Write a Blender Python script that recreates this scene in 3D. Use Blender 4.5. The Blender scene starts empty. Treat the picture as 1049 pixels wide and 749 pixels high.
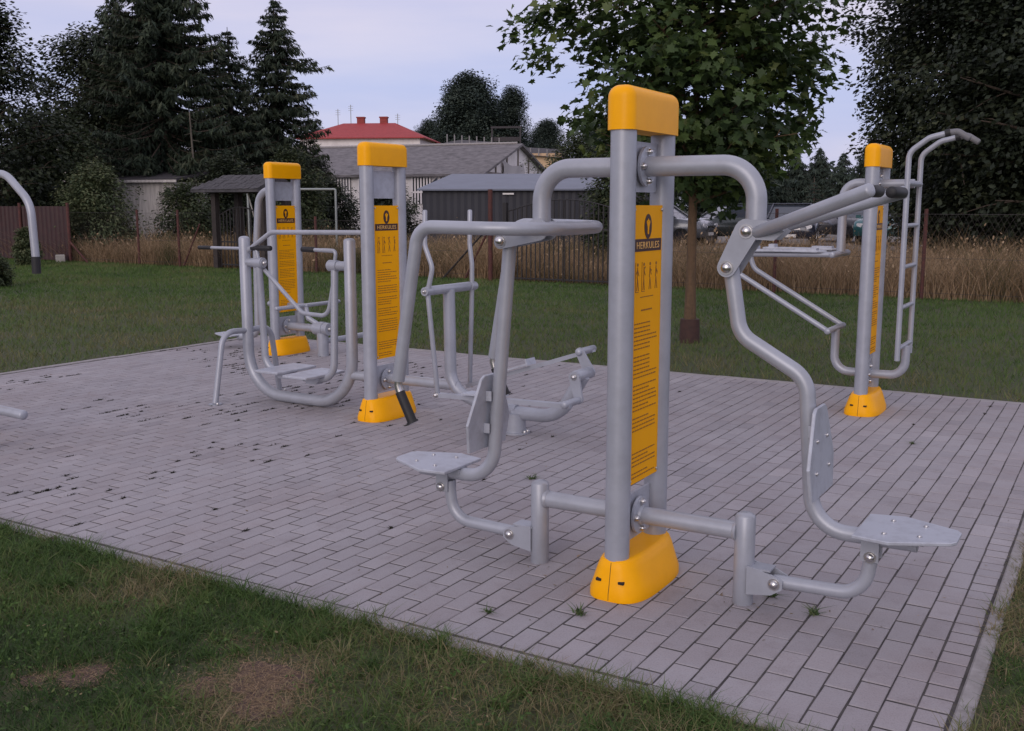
import bpy, bmesh, math, random
import numpy as np
from mathutils import Vector, Matrix
random.seed(7); rng = np.random.default_rng(7)
S = bpy.context.scene; COL = S.collection
PI = math.pi; R = math.radians
AZ = R(-31)                                   # the paving, the stations and the fences share this heading
U = np.array([math.cos(AZ), math.sin(AZ), 0]); A = np.array([-math.sin(AZ), math.cos(AZ), 0])
N0 = np.array([0.534, 4.23, 0.0])
def site(u, w, z=0.0): p = N0 + u*U + w*A; return (float(p[0]), float(p[1]), z)

# ------------------------------------------------------------------ materials
def mat(name, col, rough=.6, metal=0., spec=.5, noise=None, bump=None, coat=0., attr=None, trans=0., emit=None):
    m = bpy.data.materials.new(name); m.use_nodes = True
    nt = m.node_tree; b = nt.nodes['Principled BSDF']
    b.inputs['Base Color'].default_value = (*col, 1); b.inputs['Roughness'].default_value = rough
    b.inputs['Metallic'].default_value = metal; b.inputs['Specular IOR Level'].default_value = spec
    if coat: b.inputs['Coat Weight'].default_value = coat; b.inputs['Coat Roughness'].default_value = .12
    tc = nt.nodes.new('ShaderNodeTexCoord')
    if noise:                                  # (scale, second colour, low, high[, stretch])
        n = nt.nodes.new('ShaderNodeTexNoise'); n.inputs['Scale'].default_value = noise[0]; n.inputs['Detail'].default_value = 8
        n.inputs['Roughness'].default_value = .65
        src = tc.outputs['Object']
        if len(noise) > 4:
            mp = nt.nodes.new('ShaderNodeMapping'); mp.inputs['Scale'].default_value = noise[4]
            nt.links.new(src, mp.inputs[0]); src = mp.outputs[0]
        nt.links.new(src, n.inputs['Vector'])
        r = nt.nodes.new('ShaderNodeValToRGB'); r.color_ramp.elements[0].position = noise[2]; r.color_ramp.elements[1].position = noise[3]
        r.color_ramp.elements[0].color = (*col, 1); r.color_ramp.elements[1].color = (*noise[1], 1)
        nt.links.new(n.outputs['Fac'], r.inputs[0]); nt.links.new(r.outputs[0], b.inputs['Base Color'])
    if attr:                                   # list of colours ramped by the per-element 'tint'
        a = nt.nodes.new('ShaderNodeAttribute'); a.attribute_name = 'tint'
        r = nt.nodes.new('ShaderNodeValToRGB'); e = r.color_ramp.elements
        while len(e) < len(attr): e.new(.5)
        for k, c in enumerate(attr): e[k].position = k/(len(attr)-1); e[k].color = (*c, 1)
        nt.links.new(a.outputs['Fac'], r.inputs[0]); nt.links.new(r.outputs[0], b.inputs['Base Color'])
        if trans:
            t = nt.nodes.new('ShaderNodeBsdfTranslucent'); mx = nt.nodes.new('ShaderNodeMixShader'); mx.inputs[0].default_value = trans
            nt.links.new(r.outputs[0], t.inputs['Color']); o = nt.nodes['Material Output']
            nt.links.new(b.outputs[0], mx.inputs[1]); nt.links.new(t.outputs[0], mx.inputs[2]); nt.links.new(mx.outputs[0], o.inputs[0])
    if bump:                                   # (scale, strength, distance)
        n = nt.nodes.new('ShaderNodeTexNoise'); n.inputs['Scale'].default_value = bump[0]; n.inputs['Detail'].default_value = 6
        nt.links.new(tc.outputs['Object'], n.inputs['Vector'])
        bp = nt.nodes.new('ShaderNodeBump'); bp.inputs['Strength'].default_value = bump[1]; bp.inputs['Distance'].default_value = bump[2]
        nt.links.new(n.outputs['Fac'], bp.inputs['Height']); nt.links.new(bp.outputs[0], b.inputs['Normal'])
    return m

GREY = mat('grey_powder_coat', (.375,.395,.445), .38, .2, .5, noise=(6,(.30,.315,.352),.42,.78), bump=(260,.12,.0006))
PLATE = mat('grey_plate_paint', (.455,.48,.54), .45, .2, .5, noise=(11,(.30,.31,.345),.45,.8), bump=(120,.15,.001))
STEEL = mat('bolt_steel', (.62,.61,.60), .28, 1.)
RUBBER = mat('black_rubber_grip', (.016,.016,.018), .6, bump=(150,.3,.001))
DARK = mat('dark_gap', (.02,.017,.015), .9)
YEL = mat('yellow_plastic', (.96,.43,.0), .38, 0, .2, noise=(14,(.90,.39,.0),.4,.8), bump=(60,.05,.001))
SIGN = mat('yellow_sign_print', (.96,.43,.0), .55, 0, .15, noise=(5,(.92,.405,.0),.4,.8))
BROWN = mat('dark_brown_ink', (.045,.012,.010), .5)
INK = mat('brown_print', (.30,.115,.012), .55)
PALE = mat('pale_orange_print', (.80,.47,.14), .5)
CONC = mat('kerb_concrete', (.34,.32,.32), .9, noise=(14,(.22,.205,.20),.35,.75), bump=(70,.4,.004))
PAVE = mat('paver_concrete', (.4,.37,.4), .88, attr=[(.262,.247,.264),(.312,.294,.311),(.345,.325,.342),(.388,.364,.381)], bump=(110,.45,.003))
def paver_detail():
    nt = PAVE.node_tree; b = nt.nodes['Principled BSDF']; src = b.inputs['Base Color'].links[0].from_socket
    tc = nt.nodes.new('ShaderNodeTexCoord')
    def layer(src, scale, lo, hi, colr, stretch=(1,1,1), detail=8):
        mp = nt.nodes.new('ShaderNodeMapping'); mp.inputs['Scale'].default_value = stretch
        n = nt.nodes.new('ShaderNodeTexNoise'); n.inputs['Scale'].default_value = scale; n.inputs['Detail'].default_value = detail; n.inputs['Roughness'].default_value = .7
        r = nt.nodes.new('ShaderNodeMapRange'); r.inputs[1].default_value = lo; r.inputs[2].default_value = hi
        mx = nt.nodes.new('ShaderNodeMix'); mx.data_type = 'RGBA'; mx.blend_type = 'MULTIPLY'
        nt.links.new(tc.outputs['Object'], mp.inputs[0]); nt.links.new(mp.outputs[0], n.inputs['Vector']); nt.links.new(n.outputs['Fac'], r.inputs[0])
        nt.links.new(r.outputs[0], mx.inputs['Factor']); nt.links.new(src, mx.inputs['A']); mx.inputs['B'].default_value = (*colr, 1)
        return mx.outputs['Result']
    s = layer(src, 1.1, .45, .75, (.86,.80,.78)); s = layer(s, 160, .5, .75, (.72,.72,.72), detail=3); s = layer(s, 7, .52, .8, (.80,.77,.76))
    nt.links.new(s, b.inputs['Base Color'])
paver_detail()
JOINT = mat('joint_sand', (.040,.036,.036), .95, noise=(9,(.105,.095,.09),.40,.70))
SOIL = mat('bare_soil', (.115,.074,.060), .95, noise=(26,(.06,.04,.033),.35,.75), bump=(60,.6,.01))

# ------------------------------------------------------------------ mesh builder
class MB:
    def __init__(s): s.v = []; s.f = []; s.m = []; s.s = []
    def add(s, vs, fs, m=0, smooth=False):
        o = len(s.v); s.v += [tuple(map(float, p)) for p in vs]
        for f in fs: s.f.append(tuple(i+o for i in f)); s.m.append(m); s.s.append(smooth)
    def box(s, c, d, m=0, rot=None):
        x, y, z = d[0]/2, d[1]/2, d[2]/2
        vs = [Vector((i*x, j*y, k*z)) for i in (-1,1) for j in (-1,1) for k in (-1,1)]
        if rot is not None: vs = [rot @ v for v in vs]
        s.add([v+Vector(c) for v in vs], [(0,1,3,2),(4,6,7,5),(0,4,5,1),(2,3,7,6),(0,2,6,4),(1,5,7,3)], m)
    def tube(s, pts, r, m=0, seg=14, dome=False, caps=True):
        P = [np.array(p, float) for p in pts]; n = len(P)
        rs = [r]*n if np.isscalar(r) else list(r)
        if dome:
            for end in (0, 1):
                d = (P[0]-P[1]) if end == 0 else (P[-1]-P[-2]); d = d/np.linalg.norm(d)
                q, rr = (P[0], rs[0]) if end == 0 else (P[-1], rs[-1])
                ex = [(q+d*rr*.45*math.sin(t), rr*math.cos(t)) for t in (.5, .95, 1.3)]
                if end == 0:
                    P = [e[0] for e in ex[::-1]]+P; rs = [e[1] for e in ex[::-1]]+rs
                else: P += [e[0] for e in ex]; rs += [e[1] for e in ex]
            n = len(P)
        T = [P[min(i+1,n-1)]-P[max(i-1,0)] for i in range(n)]; T = [t/(np.linalg.norm(t)+1e-12) for t in T]
        ref = np.array([0,0,1.]) if abs(T[0][2]) < .9 else np.array([0,1.,0])
        nrm = np.cross(T[0], ref); nrm /= np.linalg.norm(nrm); V = []
        for i in range(n):
            nrm = nrm-T[i]*nrm.dot(T[i]); nrm /= np.linalg.norm(nrm); b = np.cross(T[i], nrm)
            V += [P[i]+rs[i]*(math.cos(2*PI*k/seg)*nrm+math.sin(2*PI*k/seg)*b) for k in range(seg)]
        s.add(V, [(i*seg+k, i*seg+(k+1)%seg, (i+1)*seg+(k+1)%seg, (i+1)*seg+k) for i in range(n-1) for k in range(seg)], m, True)
        if caps:
            s.add(V[:seg], [tuple(range(seg))[::-1]], m); s.add(V[-seg:], [tuple(range(seg))], m)
    def prism(s, poly, a, t, m=0, bevel=0.):
        """poly: 2d points; a: function (x, y, h) -> point; h runs 0..t"""
        n = len(poly)
        if bevel:
            c = np.mean(poly, axis=0); pin = [tuple(c+(np.array(p)-c)*(1-bevel/max(1e-6, np.linalg.norm(np.array(p)-c)))) for p in poly]
            L = [(pin,0),(poly,bevel),(poly,t-bevel),(pin,t)]
        else: L = [(poly,0),(poly,t)]
        V = [a(p[0],p[1],h) for q,h in L for p in q]
        F = [tuple(range(n))[::-1], tuple(range((len(L)-1)*n, len(L)*n))]
        for l in range(len(L)-1): F += [(l*n+i, l*n+(i+1)%n, (l+1)*n+(i+1)%n, (l+1)*n+i) for i in range(n)]
        s.add(V, F, m)
    def dome(s, c, d, r, h, m=0, seg=12):
        c = np.array(c, float); d = np.array(d, float); d /= np.linalg.norm(d)
        s.tube([c, c+d*h*.35, c+d*h*.7, c+d*h*.93, c+d*h], [r, r*.97, r*.75, r*.4, r*.02], m, seg)
    def build(s, name, mats, parent=None, loc=None):
        me = bpy.data.meshes.new(name); me.from_pydata(s.v, [], s.f)
        for mm in (mats if isinstance(mats, (list, tuple)) else [mats]): me.materials.append(mm)
        me.polygons.foreach_set('material_index', s.m); me.polygons.foreach_set('use_smooth', s.s)
        bm = bmesh.new(); bm.from_mesh(me); bmesh.ops.recalc_face_normals(bm, faces=bm.faces); bm.to_mesh(me); bm.free()
        me.update(); o = bpy.data.objects.new(name, me); COL.objects.link(o)
        if parent: o.parent = parent
        if loc: o.location = loc
        return o
def fillet(pts, rad, n=7):
    P = [np.array(p, float) for p in pts]; out = [P[0]]
    for i in range(1, len(P)-1):
        r = rad if np.isscalar(rad) else rad[i-1]
        a = P[i-1]-P[i]; b = P[i+1]-P[i]; la, lb = np.linalg.norm(a), np.linalg.norm(b); a /= la; b /= lb
        ang = math.acos(max(-1, min(1, a.dot(b)))); d = min(r/math.tan(ang/2), la*.49, lb*.49)
        p0, p1 = P[i]+a*d, P[i]+b*d; rr = d*math.tan(ang/2)
        bis = a+b; bis /= np.linalg.norm(bis); c = P[i]+bis*(rr/math.sin(ang/2))
        v0, v1 = p0-c, p1-c; th = PI-ang
        for k in range(n+1):
            t = k/n; out.append(c+(math.sin((1-t)*th)*v0+math.sin(t*th)*v1)/math.sin(th))
    out.append(P[-1]); return out
def uz(pts, w=0.): return [(u, w, z) for u, z in pts]
def tag(o, label=None, cat=None, group=None, kind=None):
    for k, v in (('label',label),('category',cat),('group',group),('kind',kind)):
        if v: o[k] = v
    return o
def thing(name, label, cat, loc=(0,0,0), rz=0., group=None):
    o = bpy.data.objects.new(name, None); COL.objects.link(o); o.location = loc; o.rotation_euler = (0,0,rz)
    o.empty_display_size = .2
    return tag(o, label, cat, group)
def np_mesh(name, V, F, mats, tint=None, smooth=False, parent=None, per=None):
    """V (n,3), F (m,k) all faces of k corners; tint per vertex"""
    me = bpy.data.meshes.new(name); V = np.asarray(V, np.float32); F = np.asarray(F, np.int32); k = F.shape[1]
    me.vertices.add(len(V)); me.vertices.foreach_set('co', V.ravel())
    me.loops.add(F.size); me.loops.foreach_set('vertex_index', F.ravel())
    me.polygons.add(len(F)); me.polygons.foreach_set('loop_start', np.arange(0, F.size, k, dtype=np.int32)); me.polygons.foreach_set('loop_total', np.full(len(F), k, np.int32))
    me.polygons.foreach_set('use_smooth', np.full(len(F), smooth))
    if tint is not None:
        at = me.attributes.new('tint', 'FLOAT', 'POINT'); at.data.foreach_set('value', np.asarray(tint, np.float32))
    me.materials.append(mats); me.update(calc_edges=True)
    o = bpy.data.objects.new(name, me); COL.objects.link(o)
    if parent: o.parent = parent
    return o

# ------------------------------------------------------------------ gym stations (local x = out of the sign, y = along the sign)
STG = 'grey and yellow outdoor gym stations on the paving'
def capsule(p, q, r1, r2, n=8):
    p, q = np.array(p), np.array(q); d = q-p; a0 = math.atan2(d[1], d[0]); out = []
    for k in range(n+1): t = a0-PI/2+PI*k/n; out.append((q[0]+r2*math.cos(t), q[1]+r2*math.sin(t)))
    for k in range(n+1): t = a0+PI/2+PI*k/n; out.append((p[0]+r1*math.cos(t), p[1]+r1*math.sin(t)))
    return out
UZ = lambda w0: (lambda x, y, h: (x, w0+h, y))
UW = lambda z0: (lambda x, y, h: (x, y, z0+h))
WZ = lambda u0: (lambda x, y, h: (u0+h, x, y))
HEX = [(0,-.155),(.13,-.18),(.33,-.085),(.345,-.06),(.345,.06),(.33,.085),(.13,.18),(0,.155)]
def bolt(root, c, d, r=.015, h=.014):
    b = MB(); c = np.array(c, float); d = np.array(d, float)
    b.tube([c, c+d*.004], r*1.35, 0, 12); b.dome(c+d*.004, d, r, h); return b.build('bolt', STEEL, root)
FONT_ME = None
def lettering(parent, x, w0, z, h, width):
    global FONT_ME
    if FONT_ME is None:
        c = bpy.data.curves.new('lettering', 'FONT'); c.body = 'HERKULES'; c.size = 1; c.align_x = 'CENTER'; c.space_character = 1.12; c.extrude = .008
        t = bpy.data.objects.new('lettering_source', c); COL.objects.link(t)
        dg = bpy.context.evaluated_depsgraph_get(); FONT_ME = bpy.data.meshes.new_from_object(t.evaluated_get(dg)); FONT_ME.name = 'lettering'
        bpy.data.objects.remove(t); FONT_ME.materials.clear(); FONT_ME.materials.append(PALE)
        xs = [v.co.x for v in FONT_ME.vertices]; ys = [v.co.y for v in FONT_ME.vertices]
        FONT_ME['w'] = max(xs)-min(xs); FONT_ME['h'] = max(ys)-min(ys)
    o = bpy.data.objects.new('lettering', FONT_ME); COL.objects.link(o); o.parent = parent
    o.matrix_local = Matrix(((0,0,1,x),(1,0,0,w0),(0,1,0,z),(0,0,0,1))) @ Matrix.Diagonal((width/FONT_ME['w'], h/FONT_ME['h'], .1, 1))
def pylon(root, seed):
    rr = random.Random(seed); PS = .195
    for sgn in (-1, 1):
        b = MB(); b.tube([(0,sgn*PS,.0),(0,sgn*PS,1.93)], .051, 0, 28); b.build('post', GREY, root)
    # cap: rounded box
    bm = bmesh.new(); bmesh.ops.create_cube(bm, size=1)
    for v in bm.verts: v.co = Vector((v.co.x*.118, v.co.y*.505, 1.975+v.co.z*.17))
    ed = [e for e in bm.edges if not all(v.co.z < 1.92 for v in e.verts)]
    bmesh.ops.bevel(bm, geom=ed, offset=.047, segments=7, profile=.5, affect='EDGES')
    for e in bm.edges:
        if all(v.co.z < 1.891 for v in e.verts): e.smooth = False
    me = bpy.data.meshes.new('cap'); bm.to_mesh(me); bm.free(); me.materials.append(YEL)
    for p in me.polygons: p.use_smooth = True
    o = bpy.data.objects.new('cap', me); COL.objects.link(o); o.parent = root
    # base cover: tapered skirt with rounded plan
    b = MB(); n = 40; rings = [(.135,.275,0),(.135,.275,.03),(.124,.268,.06),(.100,.256,.13),(.086,.250,.158),(.078,.243,.166),(.06,.225,.168)]
    V = []
    for (ru, rw, z) in rings:
        for k in range(n):
            t = 2*PI*k/n; c, s_ = math.cos(t), math.sin(t); e = 2/3.2
            V.append((ru*math.copysign(abs(c)**e, c), rw*math.copysign(abs(s_)**e, s_), z))
    b.add(V, [(i*n+k, i*n+(k+1)%n, (i+1)*n+(k+1)%n, (i+1)*n+k) for i in range(len(rings)-1) for k in range(n)], 0, True)
    b.add(V[-n:], [tuple(range(n))], 0)
    for sgn in (-1, 1):
        for uu in (-.05, .05):
            b.box((uu, sgn*.258, .083), (.024, .014, .010), 1, Matrix.Rotation(-sgn*R(8), 3, 'X'))
        b.tube([(0,sgn*.2745,.005),(0,sgn*.2745,.031),(0,sgn*.2675,.061),(0,sgn*.2555,.13),(0,sgn*.2495,.158)], .0015, 1, 6)
    b.build('base_cover', [YEL, DARK], root)
    for zc in (1.755, .30):
        b = MB(); b.box((-.012, 0, zc), (.014, .288, .20)); p = b.build('mounting_plate', PLATE, root)
        if zc > 1: pass
    # sign board
    b = MB(); b.box((.022, 0, 1.03), (.004, .294, 1.145)); sb = b.build('sign_board', SIGN, root); x = .0245
    e = MB(); ov = [(.036*math.cos(2*PI*k/28), 1.518+.050*math.sin(2*PI*k/28)) for k in range(28)]
    e.prism(ov, WZ(x), .0012, 0)
    tor = [(-.017,1.513),(-.021,1.522),(-.014,1.532),(-.006,1.525),(-.0045,1.533),(0,1.541),(.0045,1.533),(.006,1.525),(.014,1.532),(.021,1.522),(.017,1.513),(.010,1.498),(.0075,1.482),(.008,1.464),(.003,1.459),(-.003,1.459),(-.008,1.464),(-.0075,1.482),(-.010,1.498)]
    tor = [(w*.82, 1.518+(z-1.500)*.78) for w, z in tor]
    e.prism(tor, WZ(x+.0013), .0012, 1)
    e.box((x+.0019,0,1.537), (.0012,.008,.003), 0)
    e.build('emblem', [BROWN, SIGN], sb)
    e = MB(); e.box((x+.0005, 0, 1.443), (.0012, .272, .050)); e.build('name_band', BROWN, sb)
    lettering(sb, x+.0016, 0, 1.429, .028, .225)
    e = MB()
    def bar(w0, z0, w1, z1, t=.004, m=0):
        d = math.atan2(z1-z0, w1-w0); L = math.hypot(w1-w0, z1-z0)
        e.box((x+.0004, (w0+w1)/2, (z0+z1)/2), (.0012, L, t), m, Matrix.Rotation(d, 3, 'X'))
    for k in range(4):                          # pictograms: four small figures at the apparatus
        c = -.095+k*.062; h = 1.365
        e.prism([(c+.007*math.cos(t*PI/4), h+.007*math.sin(t*PI/4)) for t in range(8)], WZ(x), .001, 1)
        bar(c,h-.01,c+rr.uniform(-.006,.006),h-.055,.005,1); bar(c,h-.02,c+rr.choice((-1,1))*.016,h-.03+rr.uniform(-.02,.03),.0035,1); bar(c,h-.02,c+.013,h-.045,.0035,1)
        bar(c,h-.055,c-.008,h-.105,.004,1); bar(c,h-.055,c+rr.uniform(.006,.014),h-.105,.004,1)
        if k in (0, 1): bar(c-.02,h-.11,c-.02,h+.01,.0025,1); bar(c-.02,h-.11,c+.012,h-.11,.0025,1)
    for z, hw in ((1.232,.065),(1.178,.055)):
        p = -hw
        while p < hw: L = rr.uniform(.010,.022); bar(p, z, min(p+L,hw), z, .006 if z < 1.2 else .0035, 1); p += L+.005
    def para(z, zend):
        while z > zend:
            for _ in range(rr.randint(4,7)):
                if z < zend: break
                p = -.118; end = rr.choice((.118,.118,.112,.105,.04))
                while p < end: L = rr.uniform(.010,.032); bar(p, z, min(p+L,end), z, .0048, 1); p += L+.006
                z -= .0172
            z -= .016
    para(1.125, .665); para(.585, .475)
    e.build('print', [BROWN, INK], sb)
    for w in (-.135, .135):
        for z in (.475, 1.585): bolt(sb, (.024, w, z), (1,0,0), .005, .003)
def flange(root, u, z, sgn):
    b = MB(); b.tube([(u,0,z),(u+sgn*.012,0,z)], .080, 0, 26); f = b.build('flange', PLATE, root)
    for k in range(4):
        t = PI/4*0+PI/2*k; bolt(f, (u+sgn*.012, .059*math.cos(t), z+.059*math.sin(t)), (sgn,0,0), .012, .016)
def T(root, name, pts, r, m=GREY, seg=18, dome=False):
    b = MB(); b.tube(pts, r, 0, seg, dome); return b.build(name, m, root)
def seat_plate(root, name, u0, z0, sgn, tilt=0.):
    b = MB(); c = math.cos(tilt); s_ = math.sin(tilt)
    b.prism(HEX, lambda x, y, h: (u0+sgn*(x*c-h*s_), y, z0+x*s_+h*c), .014, 0, .003)
    o = b.build(name, PLATE, root)
    for (x, y) in ((.10,-.09),(.10,.09),(.22,-.07),(.22,.07)): bolt(o, (u0+sgn*(x*c-.014*s_), y, z0+x*s_+.014*c), (-sgn*s_,0,c), .007, .004)
    return o
def back_plate(root, u0, z0, sgn, tilt):
    b = MB(); c = math.cos(tilt); s_ = math.sin(tilt)
    f = lambda x, y, h: (u0+sgn*(h*c)-sgn*x*s_, y, z0+x*c+h*s_)
    b.prism(HEX, f, .014, 0, .003)
    for zz in (.10, .25):                       # clamp saddles that hold the tube
        for y in (-.04, .04):
            q = f(zz, y, -.012); b.box(q, (.03,.008,.045))
    o = b.build('backrest', PLATE, root)
    for (x, y) in ((.10,-.09),(.10,.09),(.22,-.07),(.22,.07)): bolt(o, f(x,y,.014), (sgn*c,0,s_), .007, .004)

# --- station in front: chest press on the right, pull-down on the left
st = thing('chest_press_station', 'double chest press and pull-down station with two seats, nearest to the camera', 'fitness station', tuple(N0), AZ, STG)
pylon(st, 1)
for s_ in (1, -1):
    flange(st, .008 if s_ > 0 else -.019, 1.757, s_); flange(st, .008 if s_ > 0 else -.019, .30, s_)
    T(st, 'boom', uz(fillet([(s_*.02,1.757),(s_*.473,1.757),(s_*.473,1.475)], .20, 12)), .040, seg=26)
    wb = MB(); wb.tube(uz([(s_*.02,.30),(s_*.445,.30)]), .037, 0, 22); wb.tube(uz([(s_*.430,.30),(s_*.437,.30),(s_*.444,.30)]), [.0385,.0425,.043], 0, 22); wb.tube(uz([(s_*.020,.30),(s_*.027,.30),(s_*.034,.30)]), [.044,.043,.0385], 0, 22); wb.build('base_tube', GREY, st)
    T(st, 'floor_post', uz([(s_*.475,0),(s_*.475,.365)]), .041, seg=22, dome=True)
    b = MB()
    for w in (-.043, .036): b.prism([(s_*.50,.055),(s_*.60,.07),(s_*.645,.10),(s_*.645,.135),(s_*.60,.155),(s_*.50,.175)], UZ(w), .007)
    b.box((s_*.545,0,.166), (.10,.08,.007))
    fb = b.build('link_bracket', GREY, st); bolt(fb, (s_*.612,-.043,.118), (0,-1,0), .018, .014); bolt(fb, (s_*.612,.043,.118), (0,1,0), .018, .014)
    T(st, 'link_rod', uz(fillet([(s_*.60,.118),(s_*.945,.128),(s_*.972,.31)], .13, 8)), .027)
# right seat
T(st, 'seat_lever', uz(fillet([(.378,1.375),(.425,1.10),(.695,.945),(.742,.36),(1.13,.362)], [.11,.12,.14], 9)), .031, seg=20)
b = MB()
for w in (-.049, .041):
    b.prism(capsule((.378,1.363),(.452,1.504),.038,.048), UZ(w), .008)
    b.prism([(.43,1.475),(.56,1.470),(.60,1.505),(.53,1.545),(.44,1.55)], UZ(w+.001), .006)
pb = b.build('pivot_bracket', GREY, st)
for c in ((.452,1.504),(.378,1.363)):
    for sg in (-1, 1): bolt(pb, (c[0], sg*.049, c[1]), (0,sg,0), .021, .016)
hb = None
for sg in (-1, 1):
    b = MB(); b.tube([(.49,sg*.035,1.500),(.955,sg*.30,1.652)], .0245, 0, 18, True)
    hb = b.build('handlebar', GREY, st)
    b = MB(); b.tube([(.952,sg*.285,1.650),(.945,sg*.11,1.650)], .0215, 0, 16, True); b.build('grip', RUBBER, hb)
seat_plate(st, 'seat', .925, .393, 1, R(1.0))
b = MB(); b.box((1.035,0,.378), (.24,.07,.024)); b.box((.967,-.033,.325), (.066,.008,.10)); b.box((.967,.033,.325), (.066,.008,.10))
sbk = b.build('seat_bracket', GREY, st)
for sg in (-1, 1): bolt(sbk, (.970,sg*.037,.293), (0,sg,0), .017, .014)
back_plate(st, .762, .500, 1, R(3.5))
# left seat and pull-down
T(st, 'seat_lever', uz(fillet([(-.632,1.452),(-.728,.355),(-1.13,.352)], .15, 10)), .031, seg=20)
b = MB()
for w in (-.049, .041): b.prism(capsule((-.655,1.445),(-.465,1.50),.032,.048), UZ(w), .008)
pb = b.build('pivot_bracket', GREY, st)
for c in ((-.655,1.447),(-.465,1.502)):
    for sg in (-1, 1): bolt(pb, (c[0], sg*.049, c[1]), (0,sg,0), .021, .016)
W = .39
hb = MB()
hb.tube(fillet([(-.965,-W,.85),(-.847,-W,1.515),(-.30,-W,1.507),(-.30,W,1.507),(-.847,W,1.515),(-.965,W,.85)], [.085,.385,.385,.085], 14), .0275, 0, 18)
hb.tube([(-.52,-W,1.509),(-.52,W,1.509)], .022, 0, 14)
for uu in (-.245,-.205):
    ph = R(66) if uu < -.22 else R(76)
    for sg in (-1, 1): c = np.array([-.69+.39*math.sin(ph), -sg*.39*math.cos(ph), 1.507]); d = np.array([math.cos(ph), sg*math.sin(ph), 0])*.007; hb.tube([c-d, c+d], .0305, 0, 18)
hb = hb.build('handlebar', GREY, st)
for sg in (-1, 1):
    b = MB(); b.tube([(-.964,sg*W,.855),(-.967,sg*W,.83),(-.953,sg*W,.79)], .019, 0, 14); b.tube([(-.957,sg*W,.80),(-.893,sg*W,.675)], .0215, 1, 16); b.tube([(-.894,sg*W,.677),(-.891,sg*W,.671)], .027, 1, 16)
    b.build('grip', [STEEL, RUBBER], hb)
seat_plate(st, 'seat', -.89, .383, -1, R(1.5))
b = MB(); b.box((-1.00,0,.369), (.22,.07,.022)); b.box((-.99,-.033,.315), (.066,.008,.10)); b.box((-.99,.033,.315), (.066,.008,.10))
sbk = b.build('seat_bracket', GREY, st)
for sg in (-1, 1): bolt(sbk, (-.995,sg*.037,.285), (0,sg,0), .017, .014)
back_plate(st, -.752, .500, -1, R(4.0))

# --- middle station: air walker on the left, cross trainer on the right
M0 = np.array([-.961,7.76,0])
st = thing('walker_station', 'middle gym station with the hanging foot swing and the cross trainer', 'fitness station', tuple(M0), AZ, STG)
pylon(st, 2)
for s_ in (1, -1): flange(st, .008 if s_ > 0 else -.019, .29, s_)
T(st, 'swing_frame', uz(fillet([(-1.455,1.335),(-1.455,.052),(-.338,.045),(-.338,1.335)], .36, 14)), .046, seg=22, dome=True)
T(st, 'base_tube', uz([(-.02,.287),(-.34,.287)]), .036)
T(st, 'handrail', uz(fillet([(-1.42,1.235),(-1.15,1.39),(-.05,1.40)], .15)), .019)
for sg in (-1, 1):
    b = MB(); b.tube(fillet([(-1.45,sg*.0,.575),(-1.46,sg*.27,.585),(-1.475,sg*.37,.01)], .13), .024, 0, 14); b.tube([(-1.475,sg*.37,.0),(-1.475,sg*.37,.008)], .055, 0, 16)
    lg = b.build('leg', GREY, st); bolt(lg, (-1.43,sg*.39,.008), (0,0,1), .010)
for k, (u0, sg) in enumerate(((-1.455,1),(-.338,-1))):
    b = MB(); b.tube([(u0+sg*.03,0,1.14),(u0+sg*.215,0,1.138)], .036, 0, 18); b.tube([(u0+sg*.12,0,1.139),(u0+sg*.205,0,1.139)], .044, 0, 18)
    pv = b.build('pivot', GREY, st); bolt(pv, (u0+sg*.215,0,1.138), (sg,0,0), .02, .016)
    pu = u0+sg*.155; lean = .04 if k == 0 else -.04
    arm = T(st, 'swing_arm', fillet([(pu,0,1.12),(pu,lean,.245),(pu+sg*.30,lean*1.3,.235)], .13, 9), .029)
    c = -1.08 if k == 0 else -.70
    b = MB(); b.prism([(c-.125,lean-.23),(c+.125,lean-.23),(c+.135,lean-.15),(c+.135,lean+.15),(c+.125,lean+.23),(c-.125,lean+.23),(c-.135,lean+.15),(c-.135,lean-.15)], UW(.262), .02, 0, .004)
    b.prism([(c-.10,.262),(c+.10,.262),(c+.05,.195),(c-.05,.195)], UZ(lean-.04), .08, 0)
    b.build('footplate', PLATE, arm)
    b = MB(); b.tube(fillet([(pu,0,1.15),(pu-sg*.02,.0,1.255),(pu-sg*(.10 if k == 0 else .0)+(-.05 if k==0 else -.12),0,1.258)], .03), .015, 0, 12)
    g0 = (-1.37,-1.165) if k == 0 else (-.70,-.82)
    b.tube([(pu,0,1.252),(g0[0],0,1.258)], .015, 0, 12)
    hd = b.build('handle', GREY, arm); 
    b = MB(); b.tube([(g0[0],0,1.258),(g0[1],0,1.260)], .0215, 0, 14, True); b.build('grip', RUBBER, arm)
T(st, 'guard_bar', uz(fillet([(-1.27,1.08),(-.87,.745),(-.60,.735),(-.52,1.06)], .09), .03), .017)
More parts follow.
